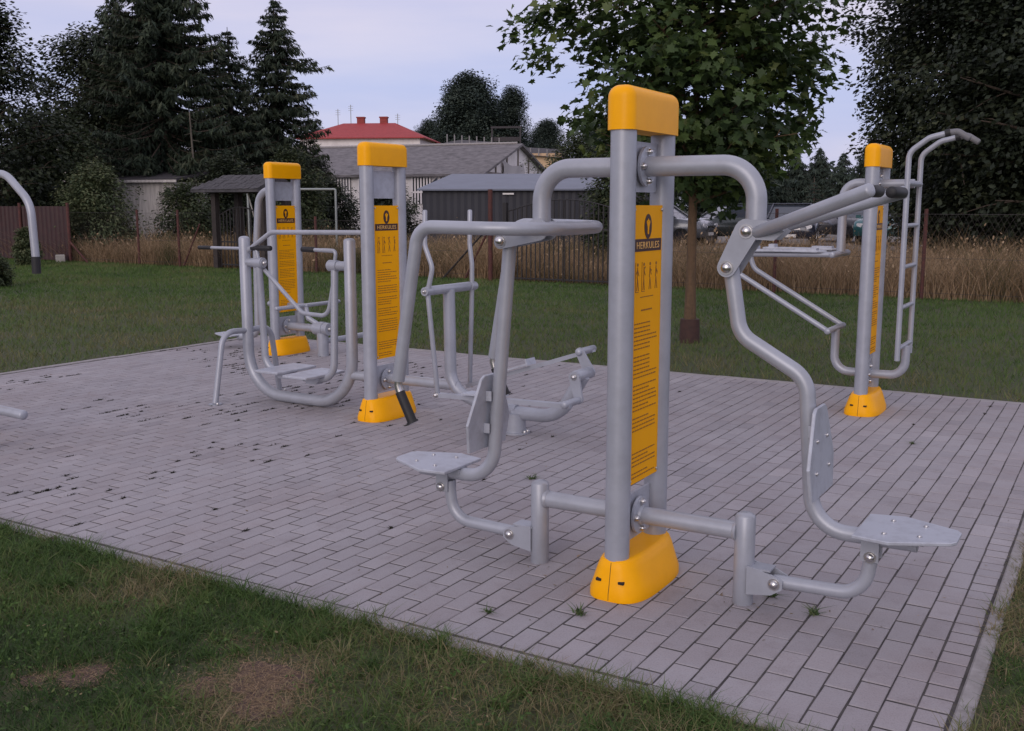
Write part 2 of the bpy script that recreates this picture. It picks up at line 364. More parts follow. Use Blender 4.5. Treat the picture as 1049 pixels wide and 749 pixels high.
# cross trainer
T(st, 'base_tube', uz([(.02,.295),(.66,.295)]), .038)
T(st, 'main_post', uz(fillet([(.585,1.0),(.595,.27),(.86,.175),(1.16,.16)], [.26,.1], 12)), .044, seg=22)
b = MB(); b.tube([(1.15,0,0),(1.15,0,.012)], .105, 0, 20); b.tube([(1.15,0,.01),(1.15,0,.145)], .075, 0, 22)
fb = b.build('floor_base', GREY, st)
for sg in (-1, 1): bolt(fb, (1.15+.088,sg*.02,.012), (0,0,1), .011); bolt(fb, (1.15-.088,sg*.02,.012), (0,0,1), .011)
T(st, 'beam', uz(fillet([(1.14,.145),(1.50,.145),(1.69,.46)], .26, 9)), .047, seg=20)
T(st, 'cross_bar', [(.585,-.27,1.006),(.585,.27,1.006)], .033, dome=True)
T(st, 'crank_hub', [(1.68,-.10,.463),(1.68,.10,.463)], .042, dome=True)
for sg in (-1, 1):
    w = sg*.285
    kx, kz = (1.715,.31) if sg < 0 else (1.60,.60)
    b = MB(); f = UZ(sg*.115-.009); b.prism(capsule((1.68,.463),(kx,kz),.04,.03), f, .018); b.tube([(kx,sg*.09,kz),(kx,sg*.33,kz)], .024, 0, 16, True)
    ck = b.build('crank', GREY, st); bolt(ck, (1.68, sg*.126, .463), (0,sg,0), .016)
    lx, lz = (.675,.285) if sg < 0 else (.575,.262)
    dx = -.01 if sg < 0 else .0
    hd = T(st, 'handle', fillet([(.585,w,1.565),(.580,w,1.325),(.645 if sg < 0 else .60,w,1.17),(.60,w,1.0),(lx,w,lz)], .12), .0175, dome=True)
    cl = MB(); cl.tube([(.60,w-sg*.03,1.006),(.60,w+sg*.04,1.006)], .031, 0, 16); cl = cl.build('clamp', GREY, hd); bolt(cl, (.60,w+sg*.04,1.006), (0,sg,0), .012)
    b = MB(); d = Vector((kx-lx, 0, kz-lz)); ang = math.atan2(d.z, d.x)
    b.box(((kx+lx)/2, w, (kz+lz)/2-.012), (d.length+.05,.045,.03), 0, Matrix.Rotation(-ang,3,'Y'))
    rl = b.build('rail', GREY, st); bolt(rl, (lx, w+sg*.0225, lz-.012), (0,sg,0), .016)
    mx, mz = lx+d.x*.38, lz+d.z*.38
    b = MB(); b.box((mx,w,mz+.02),(.30,.13,.012),0,Matrix.Rotation(-ang,3,'Y')); b.box((mx+.15*math.cos(ang),w,mz+.035+.15*math.sin(ang)),(.012,.13,.05),0,Matrix.Rotation(-ang,3,'Y')); b.build('pedal', PLATE, rl)

# --- right station: leg-raise frame on the left, ladder on the right
R0 = np.array([2.823,8.04,0])*.99
st = thing('ladder_station', 'gym station with the climbing ladder and pull-up bars, farthest right', 'fitness station', tuple(R0), AZ, STG)
pylon(st, 3)
for s_ in (1, -1): flange(st, .008 if s_ > 0 else -.019, 1.765, s_); flange(st, .008 if s_ > 0 else -.019, .30, s_)
T(st, 'boom', uz(fillet([(-.02,1.775),(-.25,1.775),(-.25,1.245)], .13, 9)), .034)
W = .235
b = MB()
for sg in (-1, 1): b.tube(fillet([(-.255,sg*W,1.230),(-1.06,sg*W,1.218),(-1.02,sg*W,1.08),(-.262,sg*W,.640)], [.05,.12]), .0205, 0, 14)
for z, u0 in ((1.230,-.255),(.640,-.262)): b.tube([(u0,-W-.02,z),(u0,W+.02,z)], .024, 0, 14, True)
b.build('leg_raise_frame', GREY, st)
b = MB()
for sg in (-1, 1): b.prism([(-.93,sg*W-.06),(-.36,sg*W-.05),(-.30,sg*W),(-.36,sg*W+.05),(-.93,sg*W+.06)], UW(1.246), .016, 0, .003); b.box((-.86,sg*W,1.272),(.05,.09,.03)); b.box((-.45,sg*W,1.268),(.16,.08,.018))
b.build('arm_pad', PLATE, st)
T(st, 'lower_tube', uz(fillet([(-.258,.63),(-.258,.305),(-.02,.30)], .14, 9)), .033)
T(st, 'lower_tube', uz(fillet([(.02,.30),(.278,.305),(.278,.535)], .15, 9)), .033)
T(st, 'upper_tube', uz([(.02,1.765),(.27,1.765)]), .034)
b = MB(); W = .25
for sg in (-1, 1):
    b.tube(fillet([(.262,sg*W,.45),(.262,sg*W,1.985),(.395,sg*W,2.085),(.535,sg*W,2.118)], [.10,.12]), .0205, 0, 16)
for z in (.54,.845,1.15,1.455): b.tube([(.262,-W,z),(.262,W,z)], .0165, 0, 12)
b.tube([(.262,-W-.01,1.765),(.262,W+.01,1.765)], .023, 0, 14)
ld = b.build('ladder', GREY, st)
for sg in (-1, 1):
    b = MB(); b.tube([(.50,sg*W,2.110),(.535,sg*W,2.118)], .027, 0, 16); b.tube(fillet([(.53,sg*W,2.117),(.585,sg*W,2.122),(.66,sg*W,2.072)], .05), .0225, 1, 16, True)
    b.build('grip', [RUBBER, mat('worn_grip', (.16,.16,.17), .6)], ld)

# --- rear station
B0 = np.array([-2.505,11.38,0])*.985
st = thing('stepper_station', 'rear gym station half hidden behind the middle one, farthest from the camera', 'fitness station', tuple(B0), AZ, STG)
pylon(st, 4)
for s_ in (1, -1): flange(st, .008 if s_ > 0 else -.019, .30, s_)
b = MB()
flange(st, -.019, 1.757, -1)
T(st, 'boom', uz(fillet([(-.02,1.77),(-.36,1.77),(-.43,1.1),(-.45,.18),(-.75,.12)], [.18,.3,.12], 9)), .038)
seat_plate(st, 'footplate', -.72, .14, -1, R(1))
b = MB(); b.tube([(-1.14,0,1.128),(-.43,0,1.13)], .0175, 0, 14); hb = b.build('handlebar', GREY, st)
b = MB(); b.tube([(-1.335,0,1.126),(-1.14,0,1.128)], .0225, 0, 14, True); b.build('grip', RUBBER, hb)
T(st, 'base_tube', uz([(.02,.295),(.46,.295)]), .042)
b = MB(); b.tube([(.40,0,.295),(.60,0,.295)], .068, 0, 22); b.tube([(.47,0,.295),(.53,0,.295)], .075, 0, 22); pv = b.build('pivot', GREY, st); bolt(pv, (.60,0,.295), (1,0,0), .02)
T(st, 'floor_post', uz([(.50,0),(.50,.28)]), .062)
T(st, 'swing_arm', uz([(.52,.30),(.30,.40),(.27,.53)]), .028)
b = MB(); b.tube([(-.27,0,.53),(.29,0,.53)], .026, 0, 14, True); b.tube([(.27,-.45,.535),(.27,.55,.535)], .022, 0, 14, True); b.build('foot_bar', GREY, st)
T(st, 'base_tube', [(.52,0,.16),(.52,.75,.16)], .03)

# --- station at the left edge, mostly out of the frame
P0 = np.array([-3.9,6.95,0])
st = thing('pull_down_station', 'partly seen pull-down arm with black grip, cut off by the left edge', 'fitness station', tuple(P0), AZ, STG)
pylon(st, 5)
for s_ in (1,): flange(st, .008, 1.765, s_); flange(st, .008, .30, s_)
T(st, 'boom', uz(fillet([(.02,1.77),(.40,1.80)], .2)), .038)
T(st, 'handlebar', uz(fillet([(.38,1.80),(.86,1.80),(1.09,1.62),(1.108,1.25)], [.2,.18], 10)), .024)
g = MB(); g.tube(uz([(1.107,1.29),(1.104,1.185)]), .027, 0, 16); g.build('grip', RUBBER, st.children[-1])
T(st, 'base_tube', uz([(.02,.29),(.86,.262)]), .032, dome=True)
T(st, 'floor_post', uz([(.5,0),(.5,.28)]), .04)

# ------------------------------------------------------------------ setting
def vnoise(x, y, sc, seed):
    g = np.random.default_rng(seed).random((256,256)); x = np.asarray(x)*sc; y = np.asarray(y)*sc
    xi = np.floor(x).astype(int); yi = np.floor(y).astype(int); fx = x-xi; fy = y-yi; fx = fx*fx*(3-2*fx); fy = fy*fy*(3-2*fy)
    a = g[xi%256, yi%256]; b = g[(xi+1)%256, yi%256]; c = g[xi%256, (yi+1)%256]; d = g[(xi+1)%256, (yi+1)%256]
    return (a*(1-fx)+b*fx)*(1-fy)+(c*(1-fx)+d*fx)*fy
def to_uw(X, Y): dx = X-N0[0]; dy = Y-N0[1]; return dx*U[0]+dy*U[1], dx*A[0]+dy*A[1]
PAD = (-7.5, 1.345, -.865, 5.31)             # u0, u1, w0, w1 of the paving inside its kerb

GROUND = mat('lawn_soil', (.045,.062,.022), .95, noise=(1.6,(.075,.072,.036),.35,.7), bump=(25,.6,.03))
b = MB(); b.add([(-600,-150,-.012),(600,-150,-.012),(600,900,-.012),(-600,900,-.012)], [(0,1,2,3)])
tag(b.build('ground', GROUND), kind='structure')
MEAD = mat('meadow_soil', (.09,.075,.045), .95, noise=(.8,(.15,.115,.065),.35,.7))
b = MB(); q = [site(-60,15.3,-.008), site(40,15.3,-.008), site(40,34,-.008), site(-60,34,-.008)]; b.add(q, [(0,1,2,3)])
tag(b.build('meadow_ground', MEAD), kind='structure')
# joints bed + pavers
root_rot = AZ
b = MB(); u0,u1,w0,w1 = PAD; b.add([(u0,w0,-.0027),(u1+.012,w0,-.0027),(u1+.012,w1,-.0027),(u0,w1,-.0027)], [(0,1,2,3)])
o = b.build('paving_bed', JOINT); o.location = tuple(N0); o.rotation_euler.z = AZ; tag(o, kind='structure')
def pavers():
    C = []; 
    nu = int((u1-u0)/.1)
    for i in range(nu):
        u = u1-.05-i*.1; off = .1 if i % 2 else 0.
        if i == 0:
            w = w0
            while w < w1-.02: C.append((u, w+.05, .1)); w += .1
            continue
        w = w0-off
        while w < w1-.01:
            a, c = max(w, w0), min(w+.2, w1)
            if c-a > .03: C.append((u, (a+c)/2, c-a))
            w += .2
    C = np.array(C); n = len(C); g = rng.normal(0,1,(n,8))
    hu = .05-.0027+g[:,0]*.0004; hw = C[:,2]/2-.0047+g[:,1]*.0004; ch = .0034
    cu = C[:,0]+g[:,2]*.0007; cw = C[:,1]+g[:,3]*.0007; zz = np.clip(g[:,4]*.0007,-.0009,.0016); ta = np.clip(g[:,5]*.005,-.009,.009); tb = np.clip(g[:,6]*.003,-.005,.005); rt = g[:,7]*.006
    V = np.zeros((n,12,3)); k = 0
    for lvl, (z, s) in enumerate(((-.03,0),(-ch,0),(0,ch))):
        for (su, sw) in ((-1,-1),(1,-1),(1,1),(-1,1)):
            lu = su*(hu-s); lw = sw*(hw-s)
            V[:,k,0] = cu+lu-rt*lw; V[:,k,1] = cw+lw+rt*lu; V[:,k,2] = z+(zz+ta*lu+tb*lw if lvl else 0); k += 1
    f = [(8,9,10,11)]
    for l in (0,4):
        for j in range(4): f.append((l+j, l+(j+1)%4, l+4+(j+1)%4, l+4+j))
    F = (np.arange(n)[:,None,None]*12+np.array(f)[None]).reshape(-1,4)
    t = np.clip(.5+.13*rng.normal(size=n)+.3*(vnoise(C[:,0]+20,C[:,1]+20,1.3,5)-.5),0,1)
    o = np_mesh('paving', V.reshape(-1,3), F, PAVE, np.repeat(t,12)); o.location = tuple(N0); o.rotation_euler.z = AZ
    tag(o, kind='structure')
pavers()
b = MB()
def kerb_run(p, q, wd):
    p = np.array(p,float); q = np.array(q,float); L = np.linalg.norm(q-p); d = (q-p)/L; nrm = np.array([-d[1],d[0]]); n = int(L/1.0+.5)
    for k in range(n):
        a0, a1 = p+d*(L*k/n+.003), p+d*(L*(k+1)/n-.003); m = (a0+a1)/2; hw = wd/2
        ang = math.atan2(d[1],d[0]); rot = Matrix.Rotation(ang,3,'Z'); z = random.uniform(-.004,.004); c = .007
        l = (L/n-.006)/2; jy = random.uniform(-.004,.004)
        pro = [(-hw,-.2),(hw,-.2),(hw,-c),(hw-c,0),(-hw+c,0),(-hw,-c)]
        vs = [rot @ Vector((s_*l, y+jy, zz)) + Vector((m[0],m[1],z+.002)) for s_ in (-1,1) for y,zz in pro]
        n6 = 6; fs = [tuple(range(6))[::-1], tuple(range(6,12))]+[(i,(i+1)%6,6+(i+1)%6,6+i) for i in range(6)]
        b.add(vs, fs)
KW = .072; h = KW/2+.006
kerb_run((u0-h,w0-h),(u1+h+.05,w0-h),KW); kerb_run((u0-h,w1+h),(u1+h+.05,w1+h),KW); kerb_run((u0-h,w0),(u0-h,w1),KW); kerb_run((u1+h-.008,w0),(u1+h-.008,w1),.056)
o = b.build('kerb', CONC); o.location = tuple(N0); o.rotation_euler.z = AZ; tag(o, kind='structure')

# ---- grass
def leaf_mesh(name, C, size, nrm, tang, tmpl, m, tint, parent, fold=.0):
    n = len(C); nrm = nrm/(np.linalg.norm(nrm,axis=1,keepdims=True)+1e-9)
    tang = tang-nrm*(tang*nrm).sum(1,keepdims=True); tang /= np.linalg.norm(tang,axis=1,keepdims=True)+1e-9
    bt = np.cross(nrm,tang); tp = np.array(tmpl); k = len(tp); size = np.asarray(size)
    V = C[:,None]+size[:,None,None]*(tp[None,:,0:1]*tang[:,None]+tp[None,:,1:2]*bt[:,None])
    if fold: V = V-size[:,None,None]*fold*(np.abs(tp[None,:,1:2])+.6*tp[None,:,0:1]**2)*nrm[:,None]
    o = np_mesh(name, V.reshape(-1,3), np.arange(n*k).reshape(n,k), m, np.repeat(np.clip(tint,0,1),k), parent=parent)
    return o
GRASS = mat('grass_blades', (.05,.07,.02), .75, attr=[(.030,.062,.018),(.056,.110,.026),(.095,.155,.040),(.145,.150,.062),(.27,.215,.125)], trans=.2, spec=.25)
STRAW = mat('dry_grass', (.3,.2,.1), .85, attr=[(.075,.080,.032),(.21,.15,.085),(.34,.235,.14),(.46,.34,.215)], trans=.2, spec=.15)
def blades(name, X, Y, Z, H, Wd, lean, tint, m, seg=2, ang=None):
    n = len(X); th = rng.uniform(0,2*PI,n); la = rng.uniform(0,2*PI,n) if ang is None else ang
    cx, cy = np.cos(th)*Wd/2, np.sin(th)*Wd/2; lx, ly = np.cos(la)*lean*H, np.sin(la)*lean*H
    V = np.zeros((n,2*(seg+1),3))
    for k in range(seg+1):
        t = k/seg; wd = (1-t)**.7 if k < seg else .12; bend = t**1.8
        for j, s_ in enumerate((-1,1)):
            V[:,2*k+j,0] = X+s_*cx*wd+lx*bend; V[:,2*k+j,1] = Y+s_*cy*wd+ly*bend; V[:,2*k+j,2] = Z+H*t*(1-.25*lean*t)
    f = np.array([(2*k,2*k+1,2*k+3,2*k+2) for k in range(seg)])
    F = (np.arange(n)[:,None,None]*2*(seg+1)+f[None]).reshape(-1,4)
    o = np_mesh(name, V.reshape(-1,3), F, m, np.repeat(np.clip(tint,0,1),2*(seg+1)))
    return tag(o, kind='stuff')
PATCH = [(-.72,-1.50,.19,.9),(-.60,-1.64,.15,.75),(-.86,-1.66,.10,.6),(-1.27,-1.80,.11,.75),(-1.38,-1.90,.07,.6),(-1.02,-1.34,.10,.30),(-.05,-1.42,.10,.35),(1.66,.15,.20,.6),(1.6,-.45,.12,.5),(1.75,.9,.25,.55)]
def bare(u, w):
    d = np.zeros_like(u)
    for (a, c, r, s_) in PATCH: d = np.maximum(d, s_*np.exp(-(((u-a)**2+(w-c)**2)/(r*r))**1.4))
    return d
n = 480000
X = rng.uniform(-5.2,4.2,n); Y = rng.uniform(1.3,7.6,n); u, w = to_uw(X,Y)
inside = (u > u0-.09) & (u < u1+.015+.075*vnoise(w+50,w*0+3,2.2,78)+.02*rng.random(n)) & (w > w0-.07+.035*(vnoise(u+33,w*0,5,77)-.3)) & (w < w1+.09)
near = (Y > 2.7) & (np.abs(X) < .56*Y+.3)
dn = bare(u,w); cl = vnoise(u+40,w+40,5,1)*.6+vnoise(u+40,w+40,14,2)*.4
keep = ~inside & (rng.random(n) < np.where(near,1,.4)) & (rng.random(n) > dn*1.05) & (rng.random(n) < .35+cl)
X,Y,u,w,cl,dn = (q[keep] for q in (X,Y,u,w,cl,dn)); n = len(X)
edge = np.clip(1-np.abs(w-(w0-.12))/.18,0,1)
Hh = (.022+.05*cl**1.5*rng.random(n)+.018*rng.random(n))*(1-.55*dn)*(1+.55*edge*(vnoise(u+9,w+9,4,9) > .5))
big = vnoise(u+70,w+70,1.7,3); tint = np.clip(.43+.33*rng.normal(size=n)*.6+.85*(big-.5)+.5*dn+.45*(u > 1.3)*(vnoise(u+5,w+5,2.5,79) > .33),0,1)
blades('front_grass', X, Y, np.full(n,-.012), Hh+.012, rng.uniform(.0024,.0055,n), rng.uniform(.3,1.9,n), tint+.25*(cl-.5), GRASS)
# broad low leaves (clover, plantain) between the blades
n = 60000; X = rng.uniform(-5.2,4.2,n); Y = rng.uniform(2.4,7.6,n); u, w = to_uw(X,Y)
k = ~((u > u0-.1) & (u < u1+.12) & (w > w0-.10) & (w < w1+.1)) & (np.abs(X) < .56*Y+.3) & (vnoise(u+12,w+12,6,41)*.6+vnoise(u+2,w+2,17,42)*.4 > .56) & (rng.random(n) > bare(u,w)*1.2)
X, Y = X[k], Y[k]; n = len(X); sz = rng.uniform(.008,.023,n)
LOW = [(-.5,0),(-.15,.24),(.25,.2),(.5,0),(.25,-.2),(-.15,-.24)]
def low_leaves():
    C = np.stack([X,Y,.004+.03*rng.random(n)],1); nr = np.array([0,0,1.])+rng.normal(0,.5,(n,3)); tg = rng.normal(0,1,(n,3))
    o = leaf_mesh('ground_leaves', C, sz, nr, tg, LOW, GRASS, np.where(rng.random(n) < .03, .95, .33+.17*rng.normal(size=n)), None, .2); tag(o, kind='stuff')
low_leaves()
# taller tufts, most of them along the kerb
def tufts():
    m_ = 210; a = rng.uniform(-3.6,1.3,m_); c = w0-.08-.9*rng.random(m_)**1.8; k = rng.integers(18,60,m_)
    a2 = np.full(40,u1+.045)+.45*rng.random(40)**1.6; c2 = rng.uniform(-.9,3,40); a = np.r_[a,a2]; c = np.r_[c,c2]; k = np.r_[k,rng.integers(15,40,40)]
    i = np.repeat(np.arange(len(a)),k); n = len(i); sp = rng.uniform(.010,.035,len(a))[i]; uu = a[i]+rng.normal(0,1,n)*sp; ww = c[i]+rng.normal(0,1,n)*sp
    ok = (bare(uu,ww) < .3); i, uu, ww = i[ok], uu[ok], ww[ok]; n = len(i); hh = rng.uniform(.035,.085,len(a))[i]*rng.uniform(.5,1.1,n)
    tt = rng.choice([.18,.3,.45,.55,.8],len(a),p=[.15,.3,.3,.15,.1])[i]+rng.normal(0,.07,n); tt = np.where(uu > 1.34, tt+.45, tt)
    blades('grass_tufts', N0[0]+uu*U[0]+ww*A[0], N0[1]+uu*U[1]+ww*A[1], np.full(n,-.012), hh+.012, rng.uniform(.003,.0065,n), rng.uniform(.3,1.8,n), tt, GRASS, seg=3)
tufts()
# bare soil patches: irregular sheets just above the ground, with cut straw lying on them
b = MB()
for i, (a, c, r, s_) in enumerate(PATCH):
    if s_ < .45: continue
    k = 22; ring = [(a+r*.72*(1+.35*math.sin(3*t/k*2*PI+i)+random.uniform(-.12,.12))*math.cos(2*PI*t/k), c+r*.72*(1+.2*math.cos(2*t/k*2*PI+i)+random.uniform(-.12,.12))*math.sin(2*PI*t/k)) for t in range(k)]
    if max(p[0] for p in ring if p[1] > w0-.1) if any(p[1] > w0-.1 for p in ring) and a < 1.4 else False: continue
    ring = [(max(p[0], u1+.11) if a > 1.4 else p[0], p[1]) for p in ring]
    b.add([(p[0],p[1],-.008+i*.0005) for p in ring], [tuple(range(k))])
o = b.build('bare_ground', SOIL); o.location = tuple(N0); o.rotation_euler.z = AZ; tag(o, kind='structure')
Xs=[];Ys=[]
for (a, c, r, s_) in PATCH:
    m_ = int(9000*r*r*8*s_); uu = a+rng.normal(0,r*.7,m_); ww = c+rng.normal(0,r*.7,m_); ok = ~((uu > u0) & (uu < u1+.1) & (ww > w0-.08)); uu, ww = uu[ok], ww[ok]
    Xs.append(N0[0]+uu*U[0]+ww*A[0]); Ys.append(N0[1]+uu*U[1]+ww*A[1])
uu = u1+.02+.11*rng.random(2600); ww = rng.uniform(w0-.1,w1,2600); ok = vnoise(uu*0+3,ww+20,3,81) > .38; uu, ww = uu[ok], ww[ok]   # dry clippings over the side kerb
Xs.append(N0[0]+uu*U[0]+ww*A[0]); Ys.append(N0[1]+uu*U[1]+ww*A[1]); Xs = np.concatenate(Xs); Ys = np.concatenate(Ys); n = len(Xs)
blades('straw_litter', Xs, Ys, np.full(n,-.001), rng.uniform(.002,.01,n), rng.uniform(.0015,.003,n), rng.uniform(2,8,n), rng.uniform(.25,.95,n), STRAW)
# joint weeds: dark moss and dry tufts in the joints, thick towards the back left
MOSS = mat('joint_moss', (.02,.02,.012), .9, attr=[(.012,.012,.009),(.022,.022,.014),(.045,.045,.024)], spec=.1)
n = 9000; uu = u1-.1*np.floor(rng.random(n)*88)-.1; ww = rng.uniform(w0,w1,n)
pr = .42*np.clip((-uu-2.2)/3.5,0,1)*(vnoise(uu+30,ww+30,1.4,11) > .42)*(ww < 4.6)+.03*(vnoise(uu+30,ww+30,2.2,12) > .62)*((uu < -1.2) | (ww > 2.2))
k = rng.random(n) < pr*(vnoise(uu+5,ww+5,5,13) > .5); uu, ww = uu[k], ww[k]; ln = rng.uniform(.004,.012,len(uu))+.04*rng.random(len(uu))**2*np.clip((-uu-1.5)/3,.0,1)
r_ = 26; uu = np.repeat(uu,r_)+rng.normal(0,.0045,len(uu)*r_); ww = np.repeat(ww,r_)+rng.normal(0,1,len(ww)*r_)*np.repeat(ln,r_)
ok = (uu < u1-.01) & (uu > u0+.01) & (ww > w0+.02) & (ww < w1-.02); uu, ww = uu[ok], ww[ok]; n = len(uu)
blades('joint_weeds', N0[0]+uu*U[0]+ww*A[0], N0[1]+uu*U[1]+ww*A[1], np.full(n,-.003), rng.uniform(.008,.020,n), rng.uniform(.004,.008,n), rng.uniform(.4,1.8,n), rng.random(n), MOSS)
n = 520; uu = rng.uniform(u0+.1,u1-.05,n); ww = rng.uniform(w0+.05,w1-.1,n)
fu = np.array([0,-.475,.475,-4.7,0,-.3,.3,.5]); fw = np.array([0,0,0,2.2,4.4,-.1,.1,.05]); kk = rng.integers(0,8,160); uu = np.r_[uu,fu[kk]+rng.normal(0,.12,160)]; ww = np.r_[ww,fw[kk]+rng.normal(0,.13,160)]; n = len(uu)
X = N0[0]+uu*U[0]+ww*A[0]; Y = N0[1]+uu*U[1]+ww*A[1]
o = leaf_mesh('paving_litter', np.stack([X,Y,np.full(n,.004)],1), rng.uniform(.004,.020,n)*(1+1.2*(rng.random(n) < .08)), np.array([0,0,1.])+rng.normal(0,.25,(n,3)), rng.normal(0,1,(n,3)), [(-.5,-.02),(-.1,.13),(.5,.03),(.0,-.12)], STRAW, rng.random(n)*.75, None, .3); tag(o, kind='stuff')
WEED = mat('weed_leaf', (.04,.06,.025), .7, attr=[(.045,.075,.03),(.075,.115,.045),(.12,.14,.06)], spec=.2)
def weed(u, w, r, label, nb=26):
    o_ = site(u,w,-.004); X = np.full(nb,0.)+rng.normal(0,r*.12,nb); Y = rng.normal(0,r*.12,nb)
    o = blades('weed', X, Y, np.zeros(nb), rng.uniform(.3,.75,nb)*r, np.full(nb,r*.13), rng.uniform(.6,2.2,nb), rng.random(nb), WEED)
    o.location = o_; o['kind'] = 'thing'; tag(o, label, 'weed', 'small weeds in the paving joints')
for a in ((-.36,-.62,.055,'flat dusty weed in a paving joint left of the nearest yellow foot'),(-.04,-.45,.075,'dark star-shaped weed in front of the nearest yellow foot'),
          (.76,.03,.075,'bushy green weed right of the rightmost short floor post'),(.56,.13,.07,'weed growing at the foot of the rightmost short floor post'),
          (.81,.86,.06,'weed on the paving under the front edge of the right seat'),(-1.22,1.22,.07,'dark weed on the paving behind the left seat'),
          (.55,3.35,.06,'spread dark weed on the paving in front of the ladder station')): weed(*a)
# lawn behind and beside the paving
n = 520000
X = rng.uniform(-26,13,n); Y = 6+26*rng.random(n)**1.15; u, w = to_uw(X,Y)
keep = ~((u > u0-.1) & (u < u1+.11) & (w > w0-.1) & (w < w1+.09)) & (w < 15.25) & (np.abs(X) < .62*Y+2.5)
X,Y,u,w = (q[keep] for q in (X,Y,u,w)); n = len(X); cl = vnoise(u+40,w+40,2.2,21)*.55+vnoise(u+40,w+40,.5,22)*.45
blades('lawn_grass', X, Y, np.full(n,-.012), .035+.06*cl*rng.random(n)+.015, (.0035+.00045*Y)*rng.uniform(.7,1.3,n), rng.uniform(.2,1.1,n), .46+.10*rng.normal(size=n)+.6*(cl-.5)+.14*np.clip((7.5-w)/2.5,0,1), GRASS, seg=1)
# dry meadow beyond the fence
n = 95000
u = rng.uniform(-34,13,n); w = 15.15+9*rng.random(n)**1.6
nz = vnoise(u+60,w,.7,31)*.5+vnoise(u+60,w,2.4,32)*.5
ht = .50+.62*nz; ht *= np.where(u > -6,1.12,1.0); gate = (u > -18.4) & (u < -16.4); ht = np.where(gate, ht*.8, ht); ht = np.where((u > -10.2) & (u < -7) & (w < 17), ht*.8, ht)
tall = rng.random(n) < .06; ht = ht*np.where(tall,1.3,1.0)*rng.uniform(.45,1.1,n)
X = N0[0]+u*U[0]+w*A[0]; Y = N0[1]+u*U[1]+w*A[1]
gp = vnoise(u+60,w+10,.5,33)*.6+vnoise(u+60,w+10,1.7,34)*.4
tint = .62+.17*rng.normal(size=n)-.6*np.clip((gp-.53)*5,0,1)-.35*(rng.random(n) < .12)+.3*(vnoise(u+10,w+10,1.1,35)-.5)
blades('dry_meadow_grass', X, Y, np.full(n,-.01), ht, rng.uniform(.008,.020,n), rng.uniform(.1,1.1,n), tint, STRAW, seg=3)
k = (rng.random(n) < .10) & (tint > .4); m_ = int(k.sum())
def heads():
    C = np.stack([X[k]+rng.normal(0,.06,m_),Y[k]+rng.normal(0,.06,m_),ht[k]*rng.uniform(.8,1.0,m_)],1)
    o = leaf_mesh('seed_heads', C, rng.uniform(.04,.10,m_), rng.normal(0,1,(m_,3)), rng.normal(0,.45,(m_,3))+np.array([0,0,1]), LOW, STRAW, .72+.2*rng.normal(size=m_), None); tag(o, kind='stuff')
heads()

# ------------------------------------------------------------------ trees
BARK = mat('bark', (.10,.075,.055), .95, noise=(7,(.045,.034,.027),.35,.7,(3,3,.5)), bump=(18,.8,.03))
BARK_T = mat('maple_bark', (.135,.080,.042), .9, noise=(9,(.07,.048,.028),.35,.75,(3,3,.45)), bump=(30,.7,.02))
BARK_P = mat('pale_bark', (.15,.135,.105), .95, noise=(9,(.12,.10,.08),.35,.7,(3,3,.5)))
LEAF_M = mat('maple_leaf', (.05,.08,.02), .5, attr=[(.028,.050,.020),(.050,.085,.027),(.075,.122,.034),(.115,.148,.042)], trans=.28, spec=.35)
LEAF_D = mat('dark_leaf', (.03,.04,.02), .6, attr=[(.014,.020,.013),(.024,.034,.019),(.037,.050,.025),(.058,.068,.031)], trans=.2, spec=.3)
LEAF_G = mat('shrub_leaf', (.05,.07,.03), .6, attr=[(.028,.042,.022),(.046,.066,.030),(.070,.088,.038),(.105,.115,.055)], trans=.25, spec=.3)
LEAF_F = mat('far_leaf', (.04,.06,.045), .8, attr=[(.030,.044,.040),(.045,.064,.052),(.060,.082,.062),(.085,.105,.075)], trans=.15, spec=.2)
NEEDLE = mat('spruce_needles', (.03,.045,.03), .7, attr=[(.018,.030,.021),(.032,.048,.030),(.050,.068,.040),(.082,.090,.052)], trans=.1, spec=.25)
MAPLE = [(-.5,0),(-.32,.16),(-.42,.42),(-.12,.30),(-.02,.52),(.10,.26),(.52,0),(.10,-.26),(-.02,-.52),(-.12,-.30),(-.42,-.42),(-.32,-.16)]
OVAL = [(-.5,0),(-.2,.22),(.2,.2),(.5,0),(.2,-.2),(-.2,-.22)]
SPRAY = [(-.5,.03),(-.1,.13),(.5,0),(.0,-.11)]
QUAD = [(-.5,-.05),(-.05,.36),(.5,.04),(.08,-.38)]
def interp(prof, z): return np.interp(z, [p[0] for p in prof], [p[1] for p in prof])
